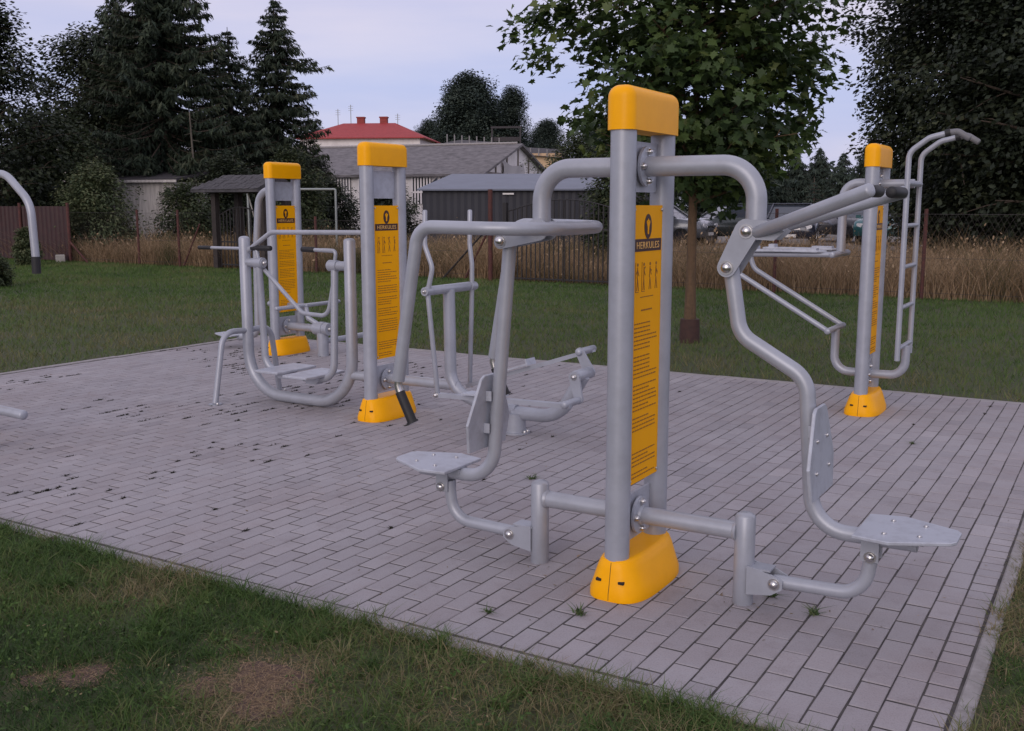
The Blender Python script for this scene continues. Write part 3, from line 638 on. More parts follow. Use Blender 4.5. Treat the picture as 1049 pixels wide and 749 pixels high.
def broadleaf(name, label, x, y, H, prof, nb, cl, lpc, ls, m, tr, cat='tree', group=None, tmpl=OVAL, bark=None, lean=(0,0), trunk_top=.85, spread=.35, seed=1, fill=.3, hole=0., up=.35, t0=.3, shift=None, sq=.55, extra=None):
    """prof: [(z, crown radius)]; nb limbs, cl clusters per limb, lpc leaves per cluster; fill: share of extra clusters inside the crown"""
    g = np.random.default_rng(seed); rt = thing(name, label, cat, (x,y,-.03), 0, group)
    zb, zt = prof[0][0], prof[-1][0]; L = np.array([lean[0],lean[1]])
    mb = MB(); npt = 7
    tp = []
    for i in range(npt+1):
        t = i/npt; z = H*trunk_top*t; tp.append((L[0]*t+.04*tr*10*t*math.sin(5*t+seed), L[1]*t+.03*tr*10*t*math.cos(4*t+seed), z))
    trr = [tr*(1.25 if i == 0 else 1)*(1-.8*i/npt) for i in range(npt+1)]
    mb.tube(tp, trr, 0, 12)
    cs = []
    for i in range(nb):
        q = (i+.5)/nb; z1 = zb+(zt-zb)*(q**.9)*.97; rad = interp(prof, z1)*g.uniform(.75,1.06); az = i*2.39996+g.uniform(-.3,.3)
        z0 = max(min(z1-up*rad, H*trunk_top*.97), zb*.75); tt = z0/(H*trunk_top); o = np.array([L[0]*tt, L[1]*tt, z0])
        if shift is not None: sx, sy = shift
        else: sx = sy = 0
        e = np.array([L[0]*tt+rad*math.cos(az)+sx, L[1]*tt+rad*math.sin(az)+sy, z1]); mid = (o+e)/2+np.array([0,0,.12*rad])+g.normal(0,.06*rad,3)
        pts = [(1-t)**2*o+2*t*(1-t)*mid+t*t*e for t in np.linspace(0,1,7)]
        r0 = tr*.38*(1-.5*q); mb.tube(pts, [r0*(1-.85*k/6) for k in range(7)], 0, 7)
        for k in range(cl):
            t = t0+(1-t0)*(k+g.random())/cl; c = (1-t)**2*o+2*t*(1-t)*mid+t*t*e+g.normal(0,spread*.55*(.4+t*.7),3)*np.array([1,1,.6]); cs.append(c)
            if k % 2 == 0:
                j = min(6, int(t*6)); mb.tube([pts[j], (np.array(pts[j])+c)/2+np.array([0,0,.05]), c], [r0*.25,r0*.18,r0*.08], 0, 5)
    for _ in range(int(fill*len(cs))):
        z = g.uniform(zb,zt); rad = interp(prof,z)*math.sqrt(g.random())*.95; az = g.uniform(0,2*PI); cs.append(np.array([L[0]*.8+rad*math.cos(az), L[1]*.8+rad*math.sin(az), z]))
    cs = np.array(cs)
    if extra: cs = np.concatenate([cs, np.array(extra)])
    mb.build('trunk', bark or BARK, rt)
    cnt = np.maximum(3,(lpc*g.uniform(.5,1.4,len(cs))).astype(int)); idx = np.repeat(np.arange(len(cs)),cnt); n = len(idx)
    off = g.normal(0,1,(n,3)); off = off/np.linalg.norm(off,axis=1,keepdims=True)*spread*1.15*(g.random((n,1))**.45)*np.array([1,1,sq+.15]); C = cs[idx]+off
    ctr = np.array([L[0]*.7,L[1]*.7,(zb+zt)/2]); out = C-ctr; out /= np.linalg.norm(out,axis=1,keepdims=True)+1e-6
    nrm = np.array([0,0,1.15])+out*.5+g.normal(0,.55,(n,3)); tang = out*np.array([1,1,.4])+np.array([0,0,-.35])+g.normal(0,.5,(n,3))
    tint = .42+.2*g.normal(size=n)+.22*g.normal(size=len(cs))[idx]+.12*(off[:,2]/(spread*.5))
    leaf_mesh('crown', C, ls*g.uniform(.65,1.3,n), nrm, tang, tmpl, m, tint, rt, .25)
    return rt
def spruce(label, x, y, H, Rb, zb, nspr, seed, name='spruce_tree', m=None, ls=.34, group=None, power=.85, trunk=.16, bark=None, lop=None):
    g = np.random.default_rng(seed); rt = thing(name, label, 'tree', (x,y,-.03), 0, group); mb = MB()
    mb.tube([(0,0,0),(0,.02,H*.4),(.02,0,H*.75),(0,0,H)], [trunk,trunk*.75,trunk*.35,.012], 0, 10)
    C=[];TG=[];NR=[];SZ=[];TI=[]; z = zb
    tot = 0
    while z < H-.15:
        f = 1-(z-zb*.5)/(H-zb*.5); r = Rb*max(.03,f)**power*(1 if z > zb+.3 else .8); nbr = g.integers(8,12)
        for i in range(nbr):
            az = g.uniform(0,2*PI); L = r*g.uniform(.62,1.12)*(1.22 if g.random() < .10 else 1)
            if lop is not None: L *= lop(az, z)
            d = np.array([math.cos(az),math.sin(az),0]); o = np.array([0,0,z]); drop = L*g.uniform(.12,.38)*(.3+f); 
            P = [o+d*L*t+np.array([0,0,-drop*math.sin(t*1.9)/1.0+ .22*L*max(0,t-.65)]) for t in np.linspace(0,1,6)]
            mb.tube(P, [max(.008,.028*L/2*(1-.85*k/5)) for k in range(6)], 0, 4, caps=False)
            ns = int(max(5, nspr*L)); ts = g.random(ns)**.75
            Pn = np.array(P); q = ts*5; j = np.minimum(q.astype(int),4); c = Pn[j]+(Pn[j+1]-Pn[j])*(q-j)[:,None]
            side = np.array([-d[1],d[0],0]); sd = g.choice([-1,1],ns)[:,None]*side*g.uniform(.2,1,ns)[:,None]
            tg = sd*.8+d*g.uniform(.1,.9,ns)[:,None]+np.array([0,0,-1])*g.uniform(.25,1.3,ns)[:,None]
            tg /= np.linalg.norm(tg,axis=1,keepdims=True); sz = ls*g.uniform(.55,1.35,ns)*(.55+.5*min(1,L/1.5))
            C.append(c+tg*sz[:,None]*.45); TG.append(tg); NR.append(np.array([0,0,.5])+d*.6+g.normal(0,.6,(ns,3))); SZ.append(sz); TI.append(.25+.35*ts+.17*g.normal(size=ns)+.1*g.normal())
        z += g.uniform(.13,.24)*(1 if H < 16 else 1.4)
    mb.build('trunk', bark or BARK, rt)
    leaf_mesh('crown', np.concatenate(C), np.concatenate(SZ), np.concatenate(NR), np.concatenate(TG), SPRAY, m or NEEDLE, np.concatenate(TI), rt, .1)
    return rt
def at(px, D): return (px-524.5)/1063*D
def zat(py, D): return 1.6+(211-py)/1063*D

# maple behind the front station
ex = [(-2.05+.13*k, -.2+.05*k, 3.62+.05*k) for k in range(6)]+[(-1.9,-.1,3.42),(-1.78,0,3.25)]
mp_ = broadleaf('maple_tree', 'young maple with orange-brown trunk and large lobed leaves just behind the paving', 2.12, 12.15, 6.6,
    [(1.9,.7),(2.15,1.15),(2.6,1.42),(3.3,1.55),(4.0,1.70),(5.0,1.55),(6.2,.9),(6.7,.2)], 66, 9, 36, .116, LEAF_M, .066, tmpl=MAPLE, bark=BARK_T, lean=(.03,.1), spread=.33, seed=4, fill=.12, t0=.3, extra=ex, sq=.5)
b = MB(); b.tube([(0,0,0),(.0,0,.30)], [.125,.115], 0, 16); b.build('trunk_guard', mat('trunk_guard_brown', (.06,.028,.022), .8, noise=(20,(.035,.018,.015),.4,.7)), mp_)
# big dark tree on the right
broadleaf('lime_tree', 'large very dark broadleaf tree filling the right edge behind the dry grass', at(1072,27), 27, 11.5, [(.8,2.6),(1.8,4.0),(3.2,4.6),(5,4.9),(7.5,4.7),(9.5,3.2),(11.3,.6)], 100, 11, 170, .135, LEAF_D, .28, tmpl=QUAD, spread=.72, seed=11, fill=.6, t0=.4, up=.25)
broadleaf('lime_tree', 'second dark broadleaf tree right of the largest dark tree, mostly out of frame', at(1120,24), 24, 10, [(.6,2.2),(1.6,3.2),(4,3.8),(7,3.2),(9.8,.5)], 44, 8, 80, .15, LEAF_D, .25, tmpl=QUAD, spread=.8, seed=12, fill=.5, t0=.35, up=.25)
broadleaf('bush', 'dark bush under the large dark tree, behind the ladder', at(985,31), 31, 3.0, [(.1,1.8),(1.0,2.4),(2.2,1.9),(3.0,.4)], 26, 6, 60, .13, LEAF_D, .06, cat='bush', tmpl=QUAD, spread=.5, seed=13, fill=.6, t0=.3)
# spruces on the left
spruce('tallest spruce, its top above the frame, behind the wooden shed', at(172,40), 40, 13.4, 3.7, .7, 52, 21, ls=.30, power=.62)
spruce('pointed spruce with long hanging branches, right of the tallest spruce', at(287,44), 44, 10.35, 2.75, .5, 54, 22, ls=.29, power=.68, lop=lambda az, z: 1.0+(.42 if abs(z-(7.6 if math.cos(az) > .8 else 0)) < .35 else 0)+(.38 if math.cos(az) > .75 and abs(z-5.0) < .5 else 0))
spruce('thin short spruce with bare pole top between the two tall spruces', at(240,42), 42, 8.6, 2.7, .5, 48, 23, ls=.28, power=.7)
spruce('spruce standing behind and left of the tallest spruce', at(128,47), 47, 11.2, 3.2, .7, 44, 24, ls=.30, power=.65)
for px, D, z1, r, lb in ((200,38.2,5.0,.06,'bare pale trunk standing in front of the tallest spruce'),(243,40.2,3.6,.055,'short bare pale trunk in front of the thin spruce')):
    t_ = thing('dead_tree', lb, 'tree', (at(px,D),D,-.03)); b = MB(); b.tube([(0,0,0),(.03,0,z1*.5),(-.06,0,z1)], [r,r*.8,r*.35], 0, 9)
    for k in range(12): zz = z1*(.4+.05*k); a = k*2.4; b.tube([(0,0,zz),(.35*math.cos(a),.35*math.sin(a),zz-.06)], [.014,.004], 0, 5)
    b.build('trunk', BARK_P, t_)
# oak with bare lower branches, and the tree at the left edge
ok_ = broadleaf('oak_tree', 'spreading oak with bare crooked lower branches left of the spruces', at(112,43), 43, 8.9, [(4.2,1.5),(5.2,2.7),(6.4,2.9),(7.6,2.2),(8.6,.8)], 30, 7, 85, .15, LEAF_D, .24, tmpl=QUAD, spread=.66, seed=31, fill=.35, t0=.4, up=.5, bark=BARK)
b = MB()
for k, (a0, z0_, L_) in enumerate(((PI*.98,4.2,2.6),(PI*1.05,3.4,2.4),(PI*.93,3.0,1.9))):
    p = np.array([0,0,z0_]); pts = [p.copy()]; rr = random.Random(k+5); zz = 0
    for j in range(8): a0 += rr.uniform(-.3,.3); p = p+np.array([math.cos(a0)*L_/8, math.sin(a0)*L_/8*.4, rr.uniform(-.05,.2)]); pts.append(p.copy())
    b.tube(pts, [.11*(1-.1*j) for j in range(9)], 0, 7)
    for j in (3,5,6,7): q = pts[j]; b.tube([q, q+np.array([-.4,.0,rr.uniform(.2,.6)]), q+np.array([-.55,.05,rr.uniform(.5,1.0)])], [.045,.03,.008], 0, 5)
b.build('bare_branch', BARK, ok_)
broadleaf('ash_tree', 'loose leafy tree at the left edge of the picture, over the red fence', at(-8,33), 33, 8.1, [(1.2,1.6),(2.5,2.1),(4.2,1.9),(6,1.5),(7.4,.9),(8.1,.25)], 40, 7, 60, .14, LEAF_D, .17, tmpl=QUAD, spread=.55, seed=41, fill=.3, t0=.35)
broadleaf('ash_tree', 'round dark green tree between the left edge and the oak', at(52,36), 36, 4.9, [(.8,1.7),(2.0,2.2),(3.4,1.8),(4.7,.6)], 34, 7, 75, .13, LEAF_G, .13, tmpl=QUAD, spread=.55, seed=42, fill=.45, t0=.3)
# bushes
BG = None
def bush(label, px, D, H, r, seed, m=LEAF_G, ls=.17, dens=24, name='bush', base=.05):
    return broadleaf(name, label, at(px,D), D, H, [(base,r*.75),(H*.4,r),(H*.75,r*.75),(H,r*.15)], 26, 6, int(dens*2.6), ls*.6, m, .05, cat='bush', spread=r*.26, seed=seed, fill=.6, t0=.3, up=.5, sq=.8)
LEAF_E = mat('elder_leaf', (.07,.1,.04), .6, attr=[(.050,.072,.034),(.078,.105,.046),(.11,.13,.06),(.15,.155,.08)], trans=.25, spec=.3)
bush('tall pale-green elder bush beside the red corrugated fence', 98, 31.5, 2.75, 1.3, 51, LEAF_E, .16, 26)
bush('low green bush at the far left edge on the lawn', -16, 20.5, .7, .42, 52, ls=.08)
bush('small yellowish bush in front of the red corrugated fence', 24, 28, 1.0, .36, 53, LEAF_E, .10)
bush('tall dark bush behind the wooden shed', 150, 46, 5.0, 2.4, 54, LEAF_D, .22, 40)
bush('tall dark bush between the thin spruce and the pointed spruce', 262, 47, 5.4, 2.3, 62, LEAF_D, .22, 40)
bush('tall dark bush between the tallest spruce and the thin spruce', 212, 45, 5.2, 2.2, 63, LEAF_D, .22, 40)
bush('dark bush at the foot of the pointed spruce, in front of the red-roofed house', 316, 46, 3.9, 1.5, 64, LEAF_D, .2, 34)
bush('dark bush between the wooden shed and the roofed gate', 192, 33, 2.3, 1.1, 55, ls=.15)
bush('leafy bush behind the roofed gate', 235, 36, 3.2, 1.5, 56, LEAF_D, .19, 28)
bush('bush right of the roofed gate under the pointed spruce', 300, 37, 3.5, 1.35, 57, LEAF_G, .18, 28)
bush('dark bush below the slatted barn wall, left one', 340, 40, 2.4, 1.2, 58, LEAF_D, .18, 28)
bush('dark bush below the slatted barn wall, beside the blue-grey shed', 398, 42, 2.4, 1.3, 59, LEAF_D, .18, 28)
bush('leafy bush at the right end of the blue-grey shed', 634, 26, 3.3, .9, 60, LEAF_G, .18, 30)
bush('tall dark shrub hiding the orange building', 590, 44, 4.6, 1.7, 61, LEAF_G, .2, 30)
# far trees
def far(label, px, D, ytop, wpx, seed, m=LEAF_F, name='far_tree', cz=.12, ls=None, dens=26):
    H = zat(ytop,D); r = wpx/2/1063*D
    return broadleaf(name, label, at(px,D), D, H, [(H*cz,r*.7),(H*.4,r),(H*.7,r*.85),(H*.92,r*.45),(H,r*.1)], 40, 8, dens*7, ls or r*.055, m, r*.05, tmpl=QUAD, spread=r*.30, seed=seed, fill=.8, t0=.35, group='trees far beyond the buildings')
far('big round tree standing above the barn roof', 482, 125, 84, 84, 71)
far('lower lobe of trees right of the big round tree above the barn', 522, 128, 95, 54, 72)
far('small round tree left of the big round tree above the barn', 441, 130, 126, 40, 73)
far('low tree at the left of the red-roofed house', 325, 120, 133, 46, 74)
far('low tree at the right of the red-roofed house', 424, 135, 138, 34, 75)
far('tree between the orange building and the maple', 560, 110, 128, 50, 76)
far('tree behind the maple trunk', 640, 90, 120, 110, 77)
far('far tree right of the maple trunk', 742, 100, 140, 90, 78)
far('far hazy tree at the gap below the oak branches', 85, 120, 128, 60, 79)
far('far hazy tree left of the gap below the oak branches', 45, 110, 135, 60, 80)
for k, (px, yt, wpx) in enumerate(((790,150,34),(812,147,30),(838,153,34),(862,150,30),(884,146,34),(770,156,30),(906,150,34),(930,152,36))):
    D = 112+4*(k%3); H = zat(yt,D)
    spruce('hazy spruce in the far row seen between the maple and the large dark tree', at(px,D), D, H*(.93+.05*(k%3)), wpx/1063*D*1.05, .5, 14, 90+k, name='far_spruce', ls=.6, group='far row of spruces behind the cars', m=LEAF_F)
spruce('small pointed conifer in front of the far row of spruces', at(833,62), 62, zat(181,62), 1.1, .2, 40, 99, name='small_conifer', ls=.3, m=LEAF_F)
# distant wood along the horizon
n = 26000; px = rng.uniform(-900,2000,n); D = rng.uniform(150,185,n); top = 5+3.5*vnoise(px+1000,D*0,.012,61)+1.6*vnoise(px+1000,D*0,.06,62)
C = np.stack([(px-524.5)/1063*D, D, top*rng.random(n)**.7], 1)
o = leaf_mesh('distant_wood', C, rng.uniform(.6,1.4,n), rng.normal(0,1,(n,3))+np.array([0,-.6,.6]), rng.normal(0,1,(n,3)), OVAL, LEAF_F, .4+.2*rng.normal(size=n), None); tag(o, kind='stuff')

# ------------------------------------------------------------------ fences and gate
RED = mat('red_fence_sheet', (.045,.014,.014), .6, noise=(4,(.026,.010,.011),.35,.7)); RUST = mat('rusty_post', (.10,.032,.026), .8, noise=(12,(.05,.022,.02),.4,.7)); BLACK = mat('dark_iron', (.018,.016,.017), .6)
def plane_frame(p, q):
    p = np.array(p); q = np.array(q); d = q-p; L = np.linalg.norm(d[:2]); return L, math.atan2(d[1],d[0])
p, q = site(-31,15.1), site(-24.55,15.1); L, rz = plane_frame(p,q)
f = thing('corrugated_fence', 'dark red corrugated sheet fence on the left edge with a braced end post', 'fence', (p[0],p[1],-.03), rz)
b = MB(); n = int(L/.05); V = []
for i in range(n+1):
    y = .018 if (i//2) % 2 else -.018
    V += [(i*L/n,y,.06),(i*L/n,y,1.62)]
b.add(V, [(2*i,2*i+2,2*i+3,2*i+1) for i in range(n)]); b.add([(v[0],v[1]+.004,v[2]) for v in V], [(2*i,2*i+1,2*i+3,2*i+2) for i in range(n)]); b.build('sheet', RED, f)
for xx in (.2,2.2,4.2,L):
    b = MB(); b.tube([(xx,-.06,0),(xx,-.06,1.72)], .045, 0, 10); b.build('post', RUST, f)
b = MB(); b.tube([(L,-.06,.62),(L+.85,-.1,0)], .03, 0, 8); b.build('brace', RUST, f)
CB = mat('pale_concrete_block', (.42,.40,.36), .9, noise=(9,(.3,.28,.25),.4,.7), bump=(40,.4,.01))
b = MB(); c = site(-24.75,14.85,.09); b.prism([(-.13,-.1),(.12,-.11),(.13,.1),(-.12,.11)], UW(0), .24, 0, .02); o = b.build('concrete_block', CB, None, (c[0],c[1],-.03)); o.rotation_euler.z = .4; tag(o, 'pale concrete block at the foot of the red fence end post', 'block')
# wire fence left part
def wire_fence(u_a, u_b, posts, label, hgt, wv=15.05, brace=()):
    p, q = site(u_a,wv), site(u_b,wv); L, rz = plane_frame(p,q); f = thing('wire_fence', label, 'fence', (p[0],p[1],-.03), rz)
    for xx in posts:
        b = MB(); b.tube([(xx-u_a,0,0),(xx-u_a,0,hgt+.08)], .032, 0, 8); b.build('post', RUST, f)
    for xx, dx in brace:
        b = MB(); b.tube([(xx-u_a,.02,hgt*.8),(xx-u_a+dx,.02,0)], .022, 0, 8); b.build('brace', RUST, f)
    b = MB()
    for z in (hgt,hgt*.5,.15): b.tube([(0,-.03,z),(L/2,-.03,z-.015),(L,-.03,z)], .003, 0, 4)
    n = int(L/.09); hh = hgt
    for i in range(n):                          # diamond mesh, thin single wires
        x0 = i*.09
        for s_ in (1,-1):
            xa, xb = (x0, x0+hh*.55) if s_ > 0 else (x0+hh*.55, x0)
            if max(xa,xb) > L: continue
            b.add([(xa-.0012,-.03,.0),(xa+.0012,-.03,.0),(xb+.0012,-.03,hh),(xb-.0012,-.03,hh)], [(0,1,2,3)])
    b.build('wire_mesh', mat('old_wire', (.08,.07,.07), .6, .5), f); return f
wire_fence(-24.5,-18.95,(-21.6,-20.0),'sagging wire fence with two rusty posts in front of the wooden shed',1.45,brace=((-19.2,-.7),))
wire_fence(-7.6,9.5,(-6.6,-3.95,-1.35,1.2,3.8,6.4),'wire fence with thin dark posts before the dry grass on the right',1.5)
# roofed gate
p, q = site(-18.6,15.0), site(-16.75,15.0); L, rz = plane_frame(p,q)
f = thing('roofed_gate', 'black iron gate under a small dark shingle roof behind the rear station', 'gate', (p[0],p[1],-.03), rz)
WOODD = mat('dark_timber', (.028,.022,.020), .85, noise=(8,(.05,.04,.035),.4,.7)); SHING = mat('dark_shingles', (.045,.043,.048), .9, noise=(6,(.10,.095,.10),.4,.75,(1,5,1)), bump=(14,.8,.03))
for xx in (.08, L-.1):
    for yy in (0,.8):
        b = MB(); b.box((xx,yy,.98),(.15,.15,1.96)); b.build('post', WOODD, f)
b = MB()
for yy in (0,.8): b.box((L/2,yy,2.0),(L+.3,.11,.10))
b.build('beam', WOODD, f)
b = MB(); x0_,x1_,y0_,y1_ = -.42,L+.1,-.35,1.15
vs = [(x0_,y0_,1.97),(x1_,y0_,1.97),(x1_,y1_,1.97),(x0_,y1_,1.97),(x0_+.5,.4,2.33),(x1_-.02,.4,2.33)]; rr = random.Random(8)
b.add(vs+[(a_,c_,z_+.07) for a_,c_,z_ in vs], [(1,0,4,5),(3,2,5,4),(2,1,5),(0,3,4),(6,7,11,10),(8,9,10,11),(7,8,11),(9,6,10),(0,1,7,6),(1,2,8,7),(2,3,9,8),(3,0,6,9)])
for rw in range(5):                              # uneven shingle courses on the front slope
    for k in range(22):
        t = (rw+.1)/5; xa = x0_+.5*t+(x1_-x0_-.52*t)*k/22; wv = (x1_-x0_-.52*t)/22
        zz = 2.045+.36*t+rr.uniform(.004,.018); yy = y0_+.75*t
        b.box((xa+wv/2, yy+.05, zz+.02), (wv*.92,.17,.012), 0, Matrix.Rotation(.447+rr.uniform(-.05,.05),3,'X'))
b.build('roof', SHING, f)
g_ = MB(); ga,gb = .2,L-.2
for i in range(13):
    xx = ga+(gb-ga)*i/12; h_ = 1.42+.2*math.sin(PI*i/12); g_.tube([(xx,.03,.08),(xx,.03,h_)], .015, 0, 6)
g_.tube([(ga+(gb-ga)*i/12,.03,1.40+.2*math.sin(PI*i/12)) for i in range(13)], .018, 0, 6)
for z in (.14,.72): g_.box(((ga+gb)/2,.03,z),(gb-ga,.02,.035))
g_.build('gate_leaf', BLACK, f)
b = MB(); b.tube([(0,0,0),(.0,0,1.0),(-.32,.05,2.3)], .018, 0, 6); c = site(-17.35,15.3); tag(b.build('pole', mat('pale_pole', (.5,.48,.44), .7), None, (c[0],c[1],-.03)), 'thin pale leaning pole behind the roofed gate', 'pole')
# barred gate in the middle with red posts
p, q = site(-10.25,15.05), site(-7.0,15.05); L, rz = plane_frame(p,q)
f = thing('barred_gate', 'double gate of thin upright iron bars with an arched top', 'gate', (p[0],p[1],-.03), rz)
for xx in (.42, L): b = MB(); b.box((xx,0,.85),(.09,.09,1.7)); b.build('post', BLACK, f)
half = (L-.52)/2
for s_ in (0,1):
    x0_ = .48+s_*half; g_ = MB(); top = lambda t: 1.52+.24*math.sin((t if s_ == 0 else 1-t)*PI/2)
    for i in range(13): t = i/12; g_.tube([(x0_+.02+(half-.04)*t,0,.06),(x0_+.02+(half-.04)*t,0,top(t))], .0165, 0, 6)
    g_.tube([(x0_+.02+(half-.04)*i/12,0,top(i/12)) for i in range(13)], .014, 0, 6)
    for z in (.1,1.15): g_.box((x0_+half/2,0,z),(half-.04,.018,.03))
    g_.build('gate_leaf', BLACK, f)
p = site(-10.15,14.95); f2 = thing('red_post', 'tall red-brown iron post with slanting braces, left of the barred gate', 'post', (p[0],p[1],-.03), AZ)
b = MB(); b.tube([(0,0,0),(0,0,1.98)], .05, 0, 10); b.build('shaft', RUST, f2)
for xx, m_ in ((-1.35,BLACK),(-.75,RUST)): b = MB(); b.tube([(0,.05,1.25),(xx,.1,0)], .022, 0, 8); b.build('brace', m_, f2)
wire_fence(-16.2,-10.4,(-15.2,-12.8,),'low wire fence with one rusty post between the roofed gate and the red post',1.3)
# clothes-line frame beyond the fence
GALV = mat('galvanised_pipe', (.30,.33,.32), .55, .4)
f = thing('goal_frame', 'thin grey-green pipe frame standing behind the rear station', 'frame', (at(344,31),31,-.03), R(2))
b = MB(); b.tube(fillet([(0,0,0),(0,0,2.12),(-2.6,0,2.12),(-2.6,0,0)], .05), .034, 0, 10); b.build('pipe', GALV, f)

# ------------------------------------------------------------------ buildings
def gable_house(name, label, cat, loc, rz, L, Wd, he, hr, wall, roof, over=.3, th=.1, gable=None, hip=0., group=None):
    """x along the ridge 0..L, y across -W/2..W/2; front side is y<0"""
    f = thing(name, label, cat, (loc[0],loc[1],-.03), rz, group); b = MB(); y = Wd/2
    b.add([(0,-y,0),(L,-y,0),(L,y,0),(0,y,0),(0,-y,he),(L,-y,he),(L,y,he),(0,y,he)], [(0,1,5,4),(1,2,6,5),(2,3,7,6),(3,0,4,7),(4,5,6,7)])
    if not hip:
        for xx in (0,L): b.add([(xx,-y,he),(xx,y,he),(xx,0,hr-th)], [(0,1,2)], 1)
    b.build('wall', [wall, gable or wall], f)
    r = MB(); sl = (hr-he)/y; o = over; ze = he-sl*o
    A_ = [(-o,-y-o,ze),(L+o,-y-o,ze),(L+o,y+o,ze),(-o,y+o,ze)]; h_ = hip if hip else -o
    B_ = [(h_,0,hr),(L-h_,0,hr)]
    vs = A_+B_; fs = [(0,1,5,4),(2,3,4,5),(1,2,5),(3,0,4)] if hip else [(0,1,5,4),(2,3,4,5)]
    k = len(vs); r.add(vs+[(a,b_,c-th) for a,b_,c in vs], fs+[tuple(i+k for i in ff[::-1]) for ff in fs]+[(0,k,k+1,1),(2,k+2,k+3,3),(1,k+1,k+2,2) if hip else (1,k+1,k+5,5),(3,k+3,k,0) if hip else (0,4,k+4,k)]+([] if hip else [(2,5,k+5,k+2),(3,k+3,k+4,4)]))
    rf = r.build('roof', roof, f); return f, rf
SLATE = mat('old_grey_roof', (.20,.185,.19), .9, noise=(2.2,(.085,.08,.082),.38,.7,(1,1,3)), bump=(3,.6,.08))
WHITE = mat('old_white_plaster', (.80,.76,.74), .9, noise=(1.2,(.58,.54,.52),.45,.8)); REDR = mat('red_roof_tiles', (.36,.045,.045), .7, noise=(3,(.28,.032,.035),.4,.7), bump=(6,.5,.03))
CREAM = mat('cream_plaster', (.62,.44,.27), .9, noise=(1,(.52,.36,.21),.4,.7)); TAR = mat('dark_roof_felt', (.05,.045,.048), .9); WIN = mat('dark_window_glass', (.02,.022,.028), .12)
PAINTW = mat('white_trim', (.75,.73,.72), .6); BRICKR = mat('red_brick_chimney', (.30,.06,.05), .9, noise=(9,(.2,.04,.035),.4,.7))
# barn
hd = math.atan2(5,-13.75); pr_ = np.array([.35,65.]); dr = np.array([math.cos(hd),math.sin(hd)])
o_ = pr_+dr*17.0
barn, rf = gable_house('long_barn', 'long low barn with a worn grey roof, slatted white wall and pale gable', 'barn', (o_[0],o_[1]), hd+PI, 17.0, 12.4, 3.55, 5.45, WHITE, SLATE, over=.35, th=.14)
b = MB()
for i in range(60): x_ = .2+i*.28; b.tube([(x_,-.1,5.47),(x_+.27,.0,5.49)], .09, 0, 6)
b.build('ridge_tiles', mat('pale_ridge_tiles', (.33,.31,.30), .9), barn)
for i in range(9):                               # slatted openings in the long front wall
    x_ = 15.6-i*1.75; b = MB(); b.box((x_-.55,-6.23,2.5),(1.25,.08,1.5),1)
    for j in range(7): b.box((x_-1.12+j*.19,-6.29,2.5),(.09,.06,1.5),0)
    b.box((x_-.55,-6.30,2.42),(1.3,.05,.1),0); b.build('slatted_window', [WHITE, WIN], barn)
b = MB()
for yy in (-3.9,-2.0,0.,2.0,3.9):
    zt_ = 3.55+1.75*(1-abs(yy)/6.2); b.box((17.04,yy,zt_/2+.4),(.05,.13,zt_-.9))
b.box((17.05,0,3.5),(.05,12.2,.14)); b.build('gable_batten', mat('weathered_batten', (.20,.17,.15), .9), barn)
b = MB(); V=[]
for i in range(10):
    for j in range(5): V.append((17.12+.06*math.sin(i*1.3+j), -2.9+i*.42, 4.3-j*.28-.25*math.sin(PI*i/9)*(1 if j == 0 else 1.15)))
b.add(V, [(i*5+j,(i+1)*5+j,(i+1)*5+j+1,i*5+j+1) for i in range(9) for j in range(4)], 0, True); b.build('torn_sheet', mat('torn_grey_sheet', (.42,.40,.40), .8), barn)
# red-roofed house
h_, rf = gable_house('red_roofed_house', 'white house with a bright red hipped roof and two chimneys, far behind the barn', 'house', (at(322,104),104), R(-6), 11.6, 8.0, zat(143.5,104), zat(126,101), WHITE, REDR, over=.5, hip=3.2)
zr = zat(127,101)
for xx in (4.9,7.2): b = MB(); b.box((xx,.3,zr+.05),(.7,.6,1.2)); b.box((xx,.3,zr+.66),(.82,.72,.12)); b.build('chimney', BRICKR, rf)
b = MB(); b.box((6.9,-1.5,zr-.78),(.55,1.3,.10),0,Matrix.Rotation(math.atan2(zr-zat(143.5,104),4),3,'X')); b.build('skylight', PAINTW, rf)
for xx in (1.2,3.6,6.2,9.6): b = MB(); b.box((xx,-4.03,zat(143.5,104)-1.6),(1.1,.08,1.3)); b.build('window', WIN, h_)
for xx, hh in ((2.6,1.5),(3.9,1.9),(8.6,1.0)):
    b = MB(); b.tube([(xx,.2,zr-.3),(xx,.2,zr+hh)], .035, 0, 5)
    for k in range(3): b.box((xx,.2,zr+hh-.15-.2*k),(.5,.03,.03))
    b.build('aerial', GALV, rf)
# orange building with railing
f = thing('cream_building', 'cream and orange flat building with a dark railed roof behind the barn gable', 'building', (at(515,86),86,-.03), R(-8))
b = MB(); b.box((0,4,zat(158,86)/2),(9.6,8,zat(158,86))); b.box((-2.4,3.5,zat(150,86)/2),(4.6,6.8,zat(148,86))); b.build('wall', CREAM, f)
b = MB(); b.add([(-4.9,-.3,zat(147,86)),(0.3,-.3,zat(152,86)),(.3,7.5,zat(143,86)),(-4.9,7.5,zat(138,86))], [(0,1,2,3)]); b.add([(-.2,-.4,zat(158,86)),(5.2,-.4,zat(163,86)),(5.2,7.5,zat(150,86)),(-.2,7.5,zat(146,86))], [(0,1,2,3)]); rf = b.build('roof', TAR, f)
b = MB()
for i in range(8): x_ = -4.6+i*.62; b.box((x_,-.2,zat(146.5+i*.6,86)+.28),(.09,.09,.75))
for i in range(7): x_ = .3+i*.68; b.box((x_,-.3,zat(157.5+i*.7,86)+.25),(.09,.09,.6))
b.build('snow_guard', mat('grey_guard', (.22,.21,.21), .7), rf)
b = MB()
